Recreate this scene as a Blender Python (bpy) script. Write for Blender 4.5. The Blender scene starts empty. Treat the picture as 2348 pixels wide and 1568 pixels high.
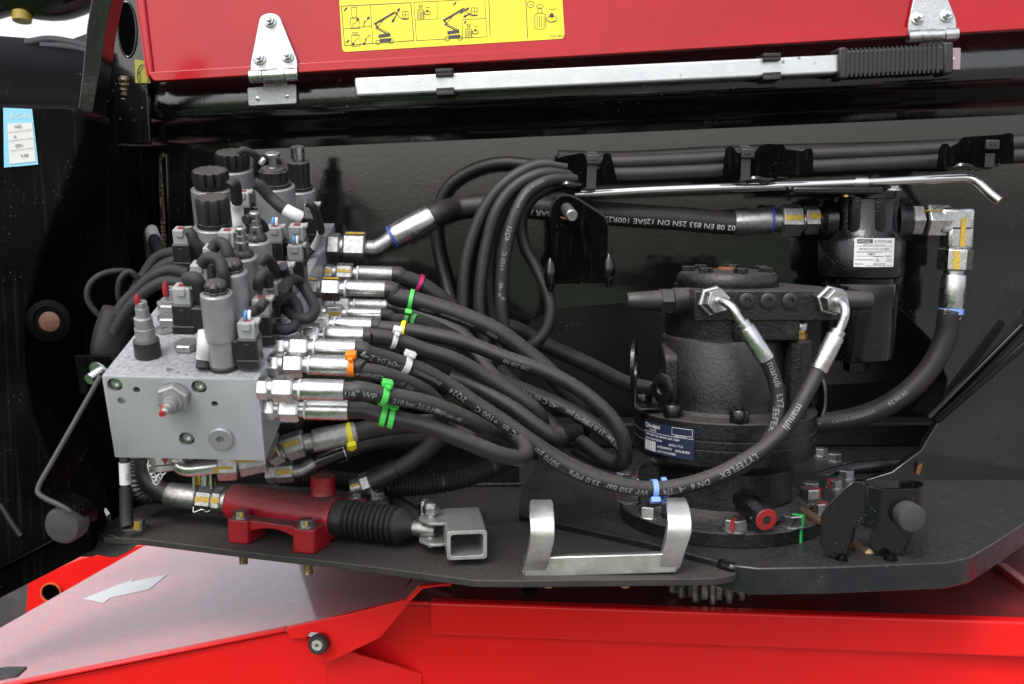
import bpy, bmesh, math, random
from math import radians, sin, cos, pi, sqrt, atan2
from mathutils import Vector as V, Matrix, Quaternion

# ---------------------------------------------------------------- camera, sky, sun, exposure
# all coordinates below are millimetres from the camera; S turns them into metres
S = .001
F, TILT = 2350.0, radians(7.0)          # focal length and tilt measured from the photograph (2348 px wide)
scene = bpy.context.scene
COL = scene.collection
cam_d = bpy.data.cameras.new('camera'); cam = bpy.data.objects.new('camera', cam_d); COL.objects.link(cam)
cam_d.sensor_width = 36; cam_d.lens = 36*F/2348; cam_d.clip_start = .02; cam_d.clip_end = 500
cam.rotation_euler = (pi/2-TILT, 0, 0)
cam_d.dof.use_dof = True; cam_d.dof.focus_distance = .93; cam_d.dof.aperture_fstop = 10
scene.camera = cam

SUN_EL, SUN_AZ = radians(52), radians(205)      # azimuth clockwise from +Y (into the picture)
w = bpy.data.worlds.new('World'); scene.world = w; w.use_nodes = True
nt = w.node_tree; bg = nt.nodes['Background']
sky = nt.nodes.new('ShaderNodeTexSky'); sky.sky_type = 'NISHITA'; sky.sun_disc = False
sky.sun_elevation = SUN_EL; sky.sun_rotation = SUN_AZ; sky.dust_density = 4; sky.air_density = 1.2; sky.altitude = 100
hs = nt.nodes.new('ShaderNodeHueSaturation'); hs.inputs['Saturation'].default_value = .38   # overcast: nearly neutral
nt.links.new(sky.outputs[0], hs.inputs['Color']); nt.links.new(hs.outputs[0], bg.inputs[0])
bg.inputs[1].default_value = .15
sl = bpy.data.lights.new('sun', 'SUN'); sun = bpy.data.objects.new('sun', sl); COL.objects.link(sun)
sl.energy = .5; sl.angle = radians(14); sl.color = (1, .98, .96)
sd = V((sin(SUN_AZ)*cos(SUN_EL), cos(SUN_AZ)*cos(SUN_EL), sin(SUN_EL)))
sun.rotation_euler = sd.to_track_quat('Z', 'Y').to_euler()
vs = scene.view_settings
vs.view_transform = 'Standard'; vs.look = 'None'; vs.gamma = 1; vs.use_curve_mapping = False; vs.exposure = 1.0
scene.cycles.use_denoising = True
scene.cycles.max_bounces = 6; scene.cycles.diffuse_bounces = 3; scene.cycles.glossy_bounces = 4
scene.cycles.sample_clamp_indirect = 4; scene.cycles.caustics_reflective = False; scene.cycles.caustics_refractive = False

# ---------------------------------------------------------------- measuring: photo pixel + depth -> millimetres
UPV, FWD = V((0, sin(TILT), cos(TILT))), V((0, cos(TILT), -sin(TILT)))
def ray(u, v): return FWD + V(((u-1174)/F, 0, 0)) + UPV*((784-v)/F)
def P(u, v, Y): d = ray(u, v); return d*(Y/d.y)
def PZ(u, v, Z): d = ray(u, v); return d*(Z/d.z)
def PP(u, v, o, n): d = ray(u, v); return d*(o.dot(n)/d.dot(n))
def proj(p): d = p.dot(FWD); return (1174+F*p.x/d, 784-F*p.dot(UPV)/d)
X, Y_, Z = V((1, 0, 0)), V((0, 1, 0)), V((0, 0, 1))
random.seed(7); R = random.uniform

# ---------------------------------------------------------------- mesh building
def frame(ax, up=None):
    ax = ax.normalized()
    if up is None: up = Z if abs(ax.z) < .9 else Y_
    b = (up - ax*up.dot(ax)).normalized()
    return b.cross(ax).normalized(), b, ax           # side, up, axis
class MB:
    def __init__(s): s.v = []; s.f = []
    def add(s, vs, fs):
        n = len(s.v); s.v += vs; s.f += [tuple(i+n for i in f) for f in fs]; return s
    def box(s, c, size, ax=None):
        ex, ey, ez = ax or (X, Y_, Z); h = [q/2 for q in size]
        vs = [c+ex*(i*h[0])+ey*(j*h[1])+ez*(k*h[2]) for k in (-1, 1) for j in (-1, 1) for i in (-1, 1)]
        return s.add(vs, [(0, 2, 3, 1), (4, 5, 7, 6), (0, 1, 5, 4), (2, 6, 7, 3), (0, 4, 6, 2), (1, 3, 7, 5)])
    def prism(s, pts, vec):
        n = len(pts); vs = list(pts)+[p+vec for p in pts]
        nn = V((0, 0, 0))
        for i in range(n): nn += pts[i].cross(pts[(i+1) % n])
        fs = [tuple(range(n)), tuple(range(2*n-1, n-1, -1))]+[(i, n+i, n+(i+1) % n, (i+1) % n) for i in range(n)]
        if nn.dot(vec) > 0: fs = [f[::-1] for f in fs]
        return s.add(vs, fs)
    def lathe(s, o, ax, prof, n=24, phase=0, up=None, cap=(1, 1), star=0, lobes=8):
        a, b, c = frame(ax, up); vs = []; fs = []; m = len(prof)
        for h, r in prof:
            for i in range(n):
                t = phase+2*pi*i/n; rr = r*(1-star*max(0, cos(lobes*t))**2) if star else r
                vs.append(o+c*h+a*(rr*cos(t))+b*(rr*sin(t)))
        for k in range(m-1):
            for i in range(n):
                j = (i+1) % n; fs.append((k*n+i, k*n+j, (k+1)*n+j, (k+1)*n+i))
        if cap[0]: fs.append(tuple(range(n-1, -1, -1)))
        if cap[1]: fs.append(tuple((m-1)*n+i for i in range(n)))
        return s.add(vs, fs)
    def cyl(s, p, q, r, n=20, r2=None, ch=0, phase=0, up=None):
        L = (q-p).length; r2 = r if r2 is None else r2
        pr = [(0, r), (L, r2)] if not ch else [(0, r-ch), (ch, r), (L-ch, r2), (L, r2-ch)]
        return s.lathe(p, q-p, pr, n, phase, up)
    def hexa(s, p, q, r, phase=0, up=None, ch=.12):
        L = (q-p).length; c = min(ch*r*.8, L*.3)
        return s.lathe(p, q-p, [(0, r*(1-ch)), (c, r), (L-c, r), (L, r*(1-ch))], 6, phase, up)
    def sweep(s, pts, r, n=14, phase=0, cap=True, up=None, sq=None):
        m = len(pts); rs = r if isinstance(r, (list, tuple)) else [r]*m
        tan = [(pts[min(i+1, m-1)]-pts[max(i-1, 0)]).normalized() for i in range(m)]
        a, b, c = frame(tan[0], up); vs = []; fs = []
        for i in range(m):
            if i:
                q = tan[i-1].rotation_difference(tan[i]); b = q @ b
            b = (b-tan[i]*b.dot(tan[i])).normalized(); a = b.cross(tan[i])
            for k in range(n):
                t = phase+2*pi*k/n; x, y = cos(t), sin(t)
                if sq: x, y = x*sq[0], y*sq[1]
                vs.append(pts[i]+a*(rs[i]*x)+b*(rs[i]*y))
        for i in range(m-1):
            for k in range(n):
                j = (k+1) % n; fs.append((i*n+k, i*n+j, (i+1)*n+j, (i+1)*n+k))
        if cap: fs += [tuple(range(n-1, -1, -1)), tuple((m-1)*n+k for k in range(n))]
        return s.add(vs, fs)
    def ribbon(s, pts, wv, tv):     # flat bar along points, width vector wv, thickness vector tv
        vs = []; m = len(pts); fs = []
        for i, p in enumerate(pts):
            W = wv[i] if isinstance(wv, list) else wv; Tv = tv[i] if isinstance(tv, list) else tv
            vs += [p-W/2-Tv/2, p+W/2-Tv/2, p+W/2+Tv/2, p-W/2+Tv/2]
        for i in range(m-1):
            for k in range(4):
                j = (k+1) % 4; fs.append((4*i+k, 4*i+j, 4*i+4+j, 4*i+4+k))
        fs += [(3, 2, 1, 0), (4*m-4, 4*m-3, 4*m-2, 4*m-1)]
        return s.add(vs, fs)

def tag(o, label, cat, group=None, kind=None):
    o['label'] = label
    if cat: o['category'] = cat
    if group: o['group'] = group
    if kind: o['kind'] = kind
    return o
def thing(name, label, cat, loc, group=None):
    o = bpy.data.objects.new(name, None); COL.objects.link(o); o.location = loc*S; o['w'] = 1
    del o['w']; o.empty_display_size = .01
    return tag(o, label, cat, group)
def wloc(o):
    p = V((0, 0, 0))
    while o: p = p+o.location; o = o.parent
    return p/S
def mesh(name, mb, mat, o=V((0, 0, 0)), smooth=38):
    me = bpy.data.meshes.new(name)
    me.from_pydata([(p-o)*S for p in mb.v], [], mb.f)
    bm = bmesh.new(); bm.from_mesh(me); bmesh.ops.recalc_face_normals(bm, faces=bm.faces); bm.to_mesh(me); bm.free()
    me.materials.append(mat)
    me.polygons.foreach_set('use_smooth', [True]*len(me.polygons))
    me.set_sharp_from_angle(angle=radians(smooth))
    return me
def make(name, mb, mat, parent=None, bev=0, seg=2, smooth=38, kind=None, loc=None):
    if parent: o = wloc(parent)
    elif loc is not None: o = loc
    else:
        o = V([(min(p[k] for p in mb.v)+max(p[k] for p in mb.v))/2 for k in range(3)]); o.z = min(p.z for p in mb.v)
    ob = bpy.data.objects.new(name, mesh(name, mb, mat, o, smooth)); COL.objects.link(ob)
    if parent: ob.parent = parent
    else: ob.location = o*S
    if bev:
        m = ob.modifiers.new('bevel', 'BEVEL'); m.width = bev*S; m.segments = seg; m.limit_method = 'ANGLE'; m.angle_limit = radians(32)
        m.harden_normals = False
    if kind: ob['kind'] = kind
    return ob
def inst(name, me, parent, pos, rot=None):         # a part that shares mesh data
    ob = bpy.data.objects.new(name, me); COL.objects.link(ob)
    if parent: ob.parent = parent
    ob.location = (pos-(wloc(parent) if parent else V((0, 0, 0))))*S
    if rot is not None: ob.rotation_euler = rot.to_euler()
    return ob
def axrot(ax, up=None, spin=0):
    a, b, c = frame(ax, up)
    return Matrix((a, b, c)).transposed() @ Matrix.Rotation(spin, 3, 'Z')

class Path:
    def __init__(s, ctrl, step=3.0):
        p = [V(c) for c in ctrl]; out = []
        q = [p[0]*2-p[1]]+p+[p[-1]*2-p[-2]]
        for i in range(1, len(q)-2):
            p0, p1, p2, p3 = q[i-1:i+3]
            t0 = 0; t1 = t0+(p1-p0).length**.5; t2 = t1+(p2-p1).length**.5; t3 = t2+(p3-p2).length**.5
            n = max(2, int((p2-p1).length/step))
            for k in range(n):
                t = t1+(t2-t1)*k/n
                A1 = p0*((t1-t)/(t1-t0))+p1*((t-t0)/(t1-t0)); A2 = p1*((t2-t)/(t2-t1))+p2*((t-t1)/(t2-t1))
                A3 = p2*((t3-t)/(t3-t2))+p3*((t-t2)/(t3-t2))
                B1 = A1*((t2-t)/(t2-t0))+A2*((t-t0)/(t2-t0)); B2 = A2*((t3-t)/(t3-t1))+A3*((t-t1)/(t3-t1))
                out.append(B1*((t2-t)/(t2-t1))+B2*((t-t1)/(t2-t1)))
        out.append(p[-1]); s.p = out; s.s = [0]
        for i in range(1, len(out)): s.s.append(s.s[-1]+(out[i]-out[i-1]).length)
        s.L = s.s[-1]
    def at(s, t):
        t = min(max(t, 0), s.L); lo, hi = 0, len(s.s)-1
        while hi-lo > 1:
            m = (lo+hi)//2
            if s.s[m] <= t: lo = m
            else: hi = m
        k = (t-s.s[lo])/max(1e-9, s.s[hi]-s.s[lo]); return s.p[lo].lerp(s.p[hi], k)
    def tan(s, t): return (s.at(t+1.5)-s.at(t-1.5)).normalized()
    def sub(s, a, b, extra=()):
        return [s.at(a)]+[s.p[i] for i in range(len(s.p)) if a+.4 < s.s[i] < b-.4]+[s.at(b)]
    def near(s, u, v):
        return min(range(len(s.p)), key=lambda i: (lambda q: (q[0]-u)**2+(q[1]-v)**2)(proj(s.p[i])))
    def s_near(s, u, v): return s.s[s.near(u, v)]
def px(*pts): return [P(*p) for p in pts]

# ---------------------------------------------------------------- lettering and line drawing as thin print
_tc = {}
def glyphs(text, size=1.0, fine=False):
    key = (text, fine)
    if key not in _tc:
        cu = bpy.data.curves.new('t', 'FONT'); cu.body = text; cu.resolution_u = 2; cu.size = 1
        ob = bpy.data.objects.new('t', cu); COL.objects.link(ob)
        me = ob.to_mesh(); bm = bmesh.new(); bm.from_mesh(me)
        if fine:
            for _ in range(3):
                es = [e for e in bm.edges if e.calc_length() > .13]
                if not es: break
                bmesh.ops.subdivide_edges(bm, edges=es, cuts=1); bmesh.ops.triangulate(bm, faces=[f for f in bm.faces if len(f.verts) > 3])
        bm.verts.index_update(); _tc[key] = ([(p.co.x, p.co.y) for p in bm.verts], [tuple(v.index for v in f.verts) for f in bm.faces]); bm.free()
        ob.to_mesh_clear(); bpy.data.objects.remove(ob); bpy.data.curves.remove(cu)
    vs, fs = _tc[key]; return [(x*size, y*size) for x, y in vs], fs
def twidth(text, size): g = glyphs(text, size)[0]; return max(x for x, y in g) if g else 0
class Flat:                       # 2-D drawing on a plane o + ex*x + ey*y (mm)
    def __init__(s, o, ex, ey): s.o, s.ex, s.ey, s.m = o, ex, ey, MB()
    def q(s, x, y): return s.o+s.ex*x+s.ey*y
    def text(s, t, x, y, size, sx=1, align=0):
        g, fs = glyphs(t, size)
        if not g: return
        wd = max(p[0] for p in g)*sx; x -= wd*align
        s.m.add([s.q(x+a*sx, y+b) for a, b in g], fs)
    def line(s, pts, wd, close=False):
        pts = [V((a, b, 0)) for a, b in pts]
        if close: pts = pts+[pts[0]]
        for a, b in zip(pts, pts[1:]):
            d = (b-a)
            if d.length < 1e-6: continue
            d.normalize(); n = V((-d.y, d.x, 0))*(wd/2); e = d*(wd*.4)
            s.m.add([s.q(p.x, p.y) for p in (a-e-n, b+e-n, b+e+n, a-e+n)], [(0, 1, 2, 3)])
    def poly(s, pts): s.m.add([s.q(a, b) for a, b in pts], [tuple(range(len(pts)))])
    def disc(s, x, y, r, n=16, ry=None): s.poly([(x+r*cos(2*pi*i/n), y+(ry or r)*sin(2*pi*i/n)) for i in range(n)])
    def ring(s, x, y, r, wd, n=18, a0=0, a1=2*pi, ry=None):
        s.line([(x+r*cos(a0+(a1-a0)*i/n), y+(ry or r)*sin(a0+(a1-a0)*i/n)) for i in range(n+1)], wd)
    def rect(s, x0, y0, x1, y1, wd): s.line([(x0, y0), (x1, y0), (x1, y1), (x0, y1)], wd, True)
def rrect(w, h, r, n=4):
    o = []
    for cx, cy, a in ((w-r, h-r, 0), (r, h-r, pi/2), (r, r, pi), (w-r, r, 1.5*pi)):
        o += [(cx+r*cos(a+pi/2*i/n), cy+r*sin(a+pi/2*i/n)) for i in range(n+1)]
    return o
def rpoly(pts, r, n=4):            # round the corners of a 3-D outline
    out = []; m = len(pts)
    for i in range(m):
        a, b, c = pts[i-1], pts[i], pts[(i+1) % m]
        rr = r[i] if isinstance(r, (list, tuple)) else r
        d1, d2 = (a-b), (c-b); k = min(rr, d1.length*.45, d2.length*.45)
        if k < .05: out.append(b); continue
        p, q = b+d1.normalized()*k, b+d2.normalized()*k
        for j in range(n+1):
            t = j/n; out.append(p*(1-t)**2+b*(2*t*(1-t))+q*t*t)
    return out
def hose_print(mb, path, r, s0, text, size, rev=True, dphi=0, gap=.2, sx=1.0):
    g, fs = glyphs(text, size, True); out = []
    for a, b in g:
        s = s0-a*sx if rev else s0+a*sx
        c = path.at(s); t = path.tan(s); n = (-c).normalized(); n = (n-t*n.dot(t)).normalized(); bb = t.cross(n)
        if bb.z < 0: bb = -bb
        y = (b-size*.35)*(-1 if rev else 1)
        ph = dphi+y/r; out.append(c+(n*cos(ph)+bb*sin(ph))*(r+gap))
    mb.add(out, fs)
    return s0-(max(x for x, y in g)*sx if rev else -max(x for x, y in g)*sx)
# ---------------------------------------------------------------- materials
MATS = {}
def lk(nt, a, b): nt.links.new(a, b)
def material(name, base, rough=.5, metal=0, col2=None, nscale=60, namt=.5, bump=0, bscale=300, dust=0, dcol=(.15, .125, .105), specks=0, spec=.5,
             coat=0, rvar=0, stretch=None, weave=0, spscale=260, spcol=(.35, .33, .3), streak=0, trans=0):
    m = bpy.data.materials.new(name); m.use_nodes = True; n = m.node_tree; N = n.nodes; b = N['Principled BSDF']
    b.inputs['Metallic'].default_value = metal; b.inputs['Specular IOR Level'].default_value = spec
    b.inputs['Coat Weight'].default_value = coat; b.inputs['Coat Roughness'].default_value = .08
    if trans: b.inputs['Transmission Weight'].default_value = trans
    tc = N.new('ShaderNodeTexCoord'); co = tc.outputs['Object']
    if stretch:
        mp = N.new('ShaderNodeMapping'); mp.inputs['Scale'].default_value = stretch; lk(n, co, mp.inputs[0]); co = mp.outputs[0]
    def noise(sc, det=4, rg=.55):
        t = N.new('ShaderNodeTexNoise'); t.inputs['Scale'].default_value = sc; t.inputs['Detail'].default_value = det; t.inputs['Roughness'].default_value = rg
        lk(n, co, t.inputs['Vector']); return t.outputs['Fac']
    def ramp(f, a, c):
        r = N.new('ShaderNodeMapRange'); r.inputs[1].default_value = a; r.inputs[2].default_value = c; lk(n, f, r.inputs[0]); return r.outputs[0]
    def mul(a, c):
        q = N.new('ShaderNodeMath'); q.operation = 'MULTIPLY'
        for i, z in enumerate((a, c)):
            if isinstance(z, (int, float)): q.inputs[i].default_value = z
            else: lk(n, z, q.inputs[i])
        return q.outputs[0]
    def mix(f, a, c):
        q = N.new('ShaderNodeMix'); q.data_type = 'RGBA'
        if isinstance(f, (int, float)): q.inputs[0].default_value = f
        else: lk(n, f, q.inputs[0])
        for i, z in ((6, a), (7, c)):
            if isinstance(z, tuple): q.inputs[i].default_value = (*z[:3], 1)
            else: lk(n, z, q.inputs[i])
        return q.outputs[2]
    c = tuple(base); rg = rough
    if col2: c = mix(mul(ramp(noise(nscale), .38, .66), namt), c, tuple(col2))
    if rvar:
        q = N.new('ShaderNodeMath'); q.operation = 'ADD'; q.inputs[0].default_value = rough-rvar/2
        lk(n, mul(ramp(noise(nscale*1.7, 6), .3, .7), rvar), q.inputs[1]); rg = q.outputs[0]
    dm = None
    if dust:
        ge = N.new('ShaderNodeNewGeometry'); sp = N.new('ShaderNodeSeparateXYZ'); lk(n, ge.outputs['Normal'], sp.inputs[0])
        up = ramp(sp.outputs[2], .05, 1.0); dm = mul(mul(up, ramp(noise(270, 9, .82), .33, .62)), dust)
        c = mix(dm, c, dcol)
        q = N.new('ShaderNodeMix'); q.data_type = 'FLOAT'; lk(n, dm, q.inputs[0]); q.inputs[3].default_value = .9
        if isinstance(rg, float): q.inputs[2].default_value = rg
        else: lk(n, rg, q.inputs[2])
        rg = q.outputs[0]
    if specks:
        vo = N.new('ShaderNodeTexVoronoi'); vo.inputs['Scale'].default_value = spscale; lk(n, co, vo.inputs['Vector'])
        r = N.new('ShaderNodeMapRange'); r.inputs[1].default_value = .16; r.inputs[2].default_value = .06; lk(n, vo.outputs['Distance'], r.inputs[0])
        f = mul(mul(r.outputs[0], ramp(noise(spscale*.13, 2), .52, .66)), specks); c = mix(f, c, spcol)
    if streak:
        mp = N.new('ShaderNodeMapping'); mp.inputs['Scale'].default_value = (260, 260, 9); lk(n, tc.outputs['Object'], mp.inputs[0])
        t = N.new('ShaderNodeTexNoise'); t.inputs['Scale'].default_value = 1; t.inputs['Detail'].default_value = 3; lk(n, mp.outputs[0], t.inputs['Vector'])
        c = mix(mul(ramp(t.outputs['Fac'], .56, .75), streak), c, (.12, .11, .1))
    if isinstance(c, tuple): b.inputs['Base Color'].default_value = (*c, 1)
    else: lk(n, c, b.inputs['Base Color'])
    if isinstance(rg, float): b.inputs['Roughness'].default_value = rg
    else: lk(n, rg, b.inputs['Roughness'])
    if bump or weave:
        bp = N.new('ShaderNodeBump'); bp.inputs['Strength'].default_value = bump or weave; bp.inputs['Distance'].default_value = .0009
        lk(n, noise(bscale, 3, .5), bp.inputs['Height']); lk(n, bp.outputs[0], b.inputs['Normal'])
        if dm: pass
    MATS[name] = m; return m
black = material('black_paint', (.002, .002, .0023), .1, col2=(.024, .022, .02), nscale=3.4, namt=.5, bump=.05, bscale=230, specks=.45, rvar=.12, spec=.75, spscale=240)  # paler noise patches in the colour stand in for reflections on the wall
black_dirty = material('black_paint_dirty', (.0035, .0035, .0042), .13, spec=.85, col2=(.008, .0075, .007), nscale=14, namt=.5, bump=.1, bscale=300, specks=.6, spscale=120, streak=.12, rvar=.14)
black_side = material('black_paint_side', (.0012, .0012, .0016), .3, spec=.03, col2=(.006, .0055, .005), nscale=14, namt=.6, bump=.1, bscale=280, specks=.3, spscale=260, streak=.06, rvar=.14)
black_sat = material('black_satin', (.006, .006, .0065), .4, col2=(.012, .011, .011), nscale=40, namt=.6, dust=.4, dcol=(.05, .044, .04), specks=.5, rvar=.15)
black_gloss = material('black_gloss', (.0035, .0035, .004), .13, bump=.08, bscale=500, specks=.7, spscale=330)
cast = material('cast_black', (.004, .004, .0046), .3, spec=.42, col2=(.012, .011, .0105), nscale=120, namt=.6, bump=.5, bscale=380, dust=1.0, dcol=(.06, .053, .048), rvar=.2)
cast_g = material('cast_black_clean', (.004, .004, .0045), .24, bump=.4, bscale=360, specks=.4, rvar=.1)
plate = material('dusty_plate', (.014, .013, .013), .5, col2=(.03, .027, .025), nscale=26, namt=.8, dust=1.0, dcol=(.052, .046, .042), specks=.8, spscale=300, spcol=(.14, .13, .12), bump=.3, bscale=500)
plate_r = material('scuffed_plate', (.006, .007, .010), .2, spec=.6, col2=(.016, .0155, .0155), nscale=30, namt=.8, bump=.12, bscale=300, specks=.5, spscale=90, spcol=(.15, .1, .045), dust=.6, dcol=(.045, .041, .038), rvar=.3)
red = material('red_paint', (.72, .009, .009), .22, spec=.3, col2=(.6, .01, .011), nscale=4, namt=.9, bump=.06, bscale=260, specks=.14, spscale=220, spcol=(.6, .3, .26), streak=.05, rvar=.08)
red_door = material('red_paint_door', (.37, .005, .009), .18, spec=.36, col2=(.3, .006, .01), nscale=9, namt=.7, bump=.09, bscale=240, specks=.45, spscale=130, spcol=(.2, .03, .03), rvar=.1)
red_dust_sheen = material('red_paint_dust_sheen', (.4, .012, .018), .13, col2=(.16, .05, .05), nscale=34, namt=.85, coat=.6, dust=.6, dcol=(.7, .46, .5), bump=.03, rvar=.12, stretch=(1, 3, 1), specks=.4, spscale=160, spcol=(.12, .05, .05))  # dust film; its pale colour also carries the sky's sheen
socket_m = material('socket_zinc', (.5, .5, .49), .42, .7, col2=(.38, .37, .36), nscale=90, namt=.7, bump=.15, bscale=700, dust=.45, dcol=(.16, .145, .13), rvar=.15)
red_pump = material('pump_red', (.33, .008, .018), .3, dust=1.25, dcol=(.06, .042, .038), bump=.5, bscale=300, rvar=.1, col2=(.22, .012, .02), nscale=50)
red_shade = material('red_paint_shade', (.2, .01, .012), .3, col2=(.06, .012, .012), nscale=12, namt=.9, dust=.3, dcol=(.1, .05, .05), rvar=.2)  # chassis red darkened: paints the plate's dark reflection on the top sheet
alu = material('milled_aluminium', (.54, .555, .60), .38, .5, col2=(.44, .455, .495), nscale=7, namt=.7, bump=.05, bscale=1400, dust=.95, dcol=(.15, .14, .133), rvar=.12)
zinc = material('zinc_plated', (.62, .63, .63), .27, 1, col2=(.42, .42, .41), nscale=160, namt=.7, bump=.08, bscale=900, rvar=.15, dust=.22, dcol=(.18, .165, .15))
zinc_d = material('zinc_dull', (.4, .4, .4), .38, 1, col2=(.24, .235, .23), nscale=240, namt=.8, bump=.18, bscale=1100, dust=.55, dcol=(.09, .08, .072), rvar=.2)
galv = material('galvanised', (.6, .62, .63), .36, .85, col2=(.52, .54, .55), nscale=70, namt=.75, bump=.12, bscale=700, rvar=.25, specks=.8, spscale=70, spcol=(.12, .11, .1))
hinge_m = material('hinge_zinc', (.47, .485, .49), .38, .75, col2=(.34, .35, .36), nscale=420, namt=.8, bump=.35, bscale=1300, rvar=.15)
chrome = material('chrome_rod', (.5, .495, .49), .2, 1, col2=(.5, .49, .47), nscale=90, namt=.5, rvar=.1)
coilm = material('coil_steel', (.33, .335, .345), .42, .5, col2=(.26, .26, .265), nscale=90, namt=.6, dust=.8, dcol=(.115, .1, .09), bump=.1, bscale=1200, rvar=.15)
blackpl = material('black_plastic', (.014, .014, .015), .38, dust=.9, dcol=(.085, .072, .064), rvar=.15)
sleeve = material('wire_sleeve', (.01, .01, .011), .62, bump=.5, bscale=900, dust=.8, dcol=(.06, .052, .048))
greypl = material('grey_plastic', (.33, .34, .345), .5, col2=(.28, .285, .29), nscale=80, dust=.5, dcol=(.26, .235, .215))
rubber = material('hose_rubber', (.008, .008, .0095), .44, col2=(.014, .013, .0125), nscale=40, bump=.35, bscale=1200, dust=1.0, dcol=(.07, .061, .054), rvar=.2, specks=.5, spscale=500, spcol=(.2, .18, .16))
rubber_r = material('hose_rubber_shaded', (.011, .0105, .01), .46, col2=(.024, .02, .017), nscale=50, bump=.25, bscale=1500, dust=.4, dcol=(.036, .03, .027), specks=.4, spscale=400)  # shade put into this rubber copy: thinner, darker dust
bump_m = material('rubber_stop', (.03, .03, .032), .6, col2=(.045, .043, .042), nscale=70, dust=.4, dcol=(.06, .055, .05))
braid = material('braided_sleeve', (.009, .0095, .012), .5, col2=(.028, .029, .034), nscale=900, namt=.9, bump=.9, bscale=1500)
white = material('white_print', (.62, .63, .64), .6)
wprint = material('hose_print', (.24, .245, .26), .6, col2=(.1, .1, .1), nscale=500, namt=.6)
label_w = material('label_white', (.58, .59, .58), .4, col2=(.5, .51, .51), nscale=40)
sleeve_w = material('white_heatshrink', (.62, .63, .64), .45, dust=.4, dcol=(.4, .37, .34), col2=(.5, .5, .5), nscale=90)
void = material('dark_opening', (.0015, .0015, .0018), 1.0, spec=0)
ink = material('black_ink', (.02, .02, .02), .5)
yellow = material('decal_yellow', (.8, .66, .008), .32, col2=(.72, .58, .01), nscale=40, bump=.06, bscale=200, specks=.4, spscale=120, spcol=(.2, .16, .02))
ymark = material('paint_mark_yellow', (.55, .35, .015), .5, col2=(.35, .24, .05), nscale=420, namt=.9)
rmark = material('paint_mark_red', (.34, .01, .012), .5, col2=(.18, .03, .03), nscale=200, namt=.7)
gmark = material('paint_mark_green', (.02, .4, .09), .4)
t_green = material('tie_green', (.06, .55, .09), .35, dust=.25); t_yel = material('tie_yellow', (.8, .68, .005), .35)
t_clear = material('tie_natural', (.6, .6, .6), .35, dust=.3, dcol=(.4, .38, .36)); t_or = material('tie_orange', (.85, .2, .008), .35)
t_pink = material('tie_magenta', (.42, .02, .12), .35); t_blue = material('tie_blue', (.2, .33, .75), .35); t_brown = material('tie_brown', (.2, .06, .025), .4)
wire_b = material('wire_blue', (.1, .28, .65), .4); wire_w = material('wire_white', (.75, .75, .75), .4); wire_r = material('seal_red', (.22, .02, .02), .5, dust=.5, dcol=(.1, .07, .06))
blue_ring = material('blue_ring', (.03, .06, .35), .4); bluelab = material('label_blue_dark', (.012, .017, .04), .35)
cyan = material('label_cyan', (.2, .5, .66), .4); brass = material('brass', (.62, .42, .13), .28, 1); copper = material('rust_spot', (.11, .035, .016), .5, col2=(.06, .03, .02), nscale=200, namt=.9, bump=.4)
weld_m = material('weld_bead', (.022, .018, .014), .34, col2=(.22, .14, .07), nscale=260, namt=.9, bump=.6, bscale=500)
bush_m = material('bush_brown', (.2, .07, .03), .5, col2=(.1, .04, .02), nscale=120)
corr = material('corrugated_tube', (.014, .014, .015), .4, dust=.5, dcol=(.07, .06, .055))
gearm = material('gear_steel', (.36, .34, .32), .38, .8, col2=(.02, .018, .016), nscale=90, namt=.95, bump=.3, bscale=500)
wood = material('twig_bark', (.065, .038, .02), .85, col2=(.03, .018, .01), nscale=200); wood_e = material('twig_end', (.5, .36, .18), .8, col2=(.25, .15, .06), nscale=300)
tyre_m = material('tyre_rubber', (.02, .02, .021), .8, col2=(.06, .055, .05), nscale=20, bump=.5, bscale=60)
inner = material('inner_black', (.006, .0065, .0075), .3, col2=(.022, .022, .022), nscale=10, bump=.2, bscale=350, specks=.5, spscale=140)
orange = material('orange_plastic', (.6, .12, .03), .5)
# yellow tip / threaded steel
thread = material('threaded_zinc', (.42, .36, .2), .4, .9, col2=(.3, .22, .08), nscale=300, namt=.8)
# ---------------------------------------------------------------- the setting
WALL, FLOOR, TOPZ = 1085., -290., -372.
gm = material('gravel_ground', (.22, .21, .195), .9, col2=(.15, .145, .135), nscale=3, namt=.8, bump=.4, bscale=40)
n = gm.node_tree; b = n.nodes['Principled BSDF']; old = b.inputs['Base Color'].links[0].from_socket    # unseen lawn, its edge and tone shaped for the wall's reflections
tc = n.nodes.new('ShaderNodeTexCoord'); sp = n.nodes.new('ShaderNodeSeparateXYZ'); lk(n, tc.outputs['Object'], sp.inputs[0])
nz = n.nodes.new('ShaderNodeTexNoise'); nz.inputs['Scale'].default_value = .8; lk(n, tc.outputs['Object'], nz.inputs['Vector'])
ad = n.nodes.new('ShaderNodeMath'); ad.operation = 'MULTIPLY_ADD'; lk(n, nz.outputs['Fac'], ad.inputs[0]); ad.inputs[1].default_value = 2.5; lk(n, sp.outputs[1], ad.inputs[2])
xy = n.nodes.new('ShaderNodeMath'); xy.operation = 'MULTIPLY_ADD'; lk(n, sp.outputs[0], xy.inputs[0]); xy.inputs[1].default_value = 2.4; lk(n, ad.outputs[0], xy.inputs[2])
mr = n.nodes.new('ShaderNodeMapRange'); mr.inputs[1].default_value = .4; mr.inputs[2].default_value = -.6; lk(n, xy.outputs[0], mr.inputs[0])
mx = n.nodes.new('ShaderNodeMix'); mx.data_type = 'RGBA'; lk(n, mr.outputs[0], mx.inputs[0]); lk(n, old, mx.inputs[6]); mx.inputs[7].default_value = (.026, .07, .012, 1)
lk(n, mx.outputs[2], b.inputs['Base Color'])
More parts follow.
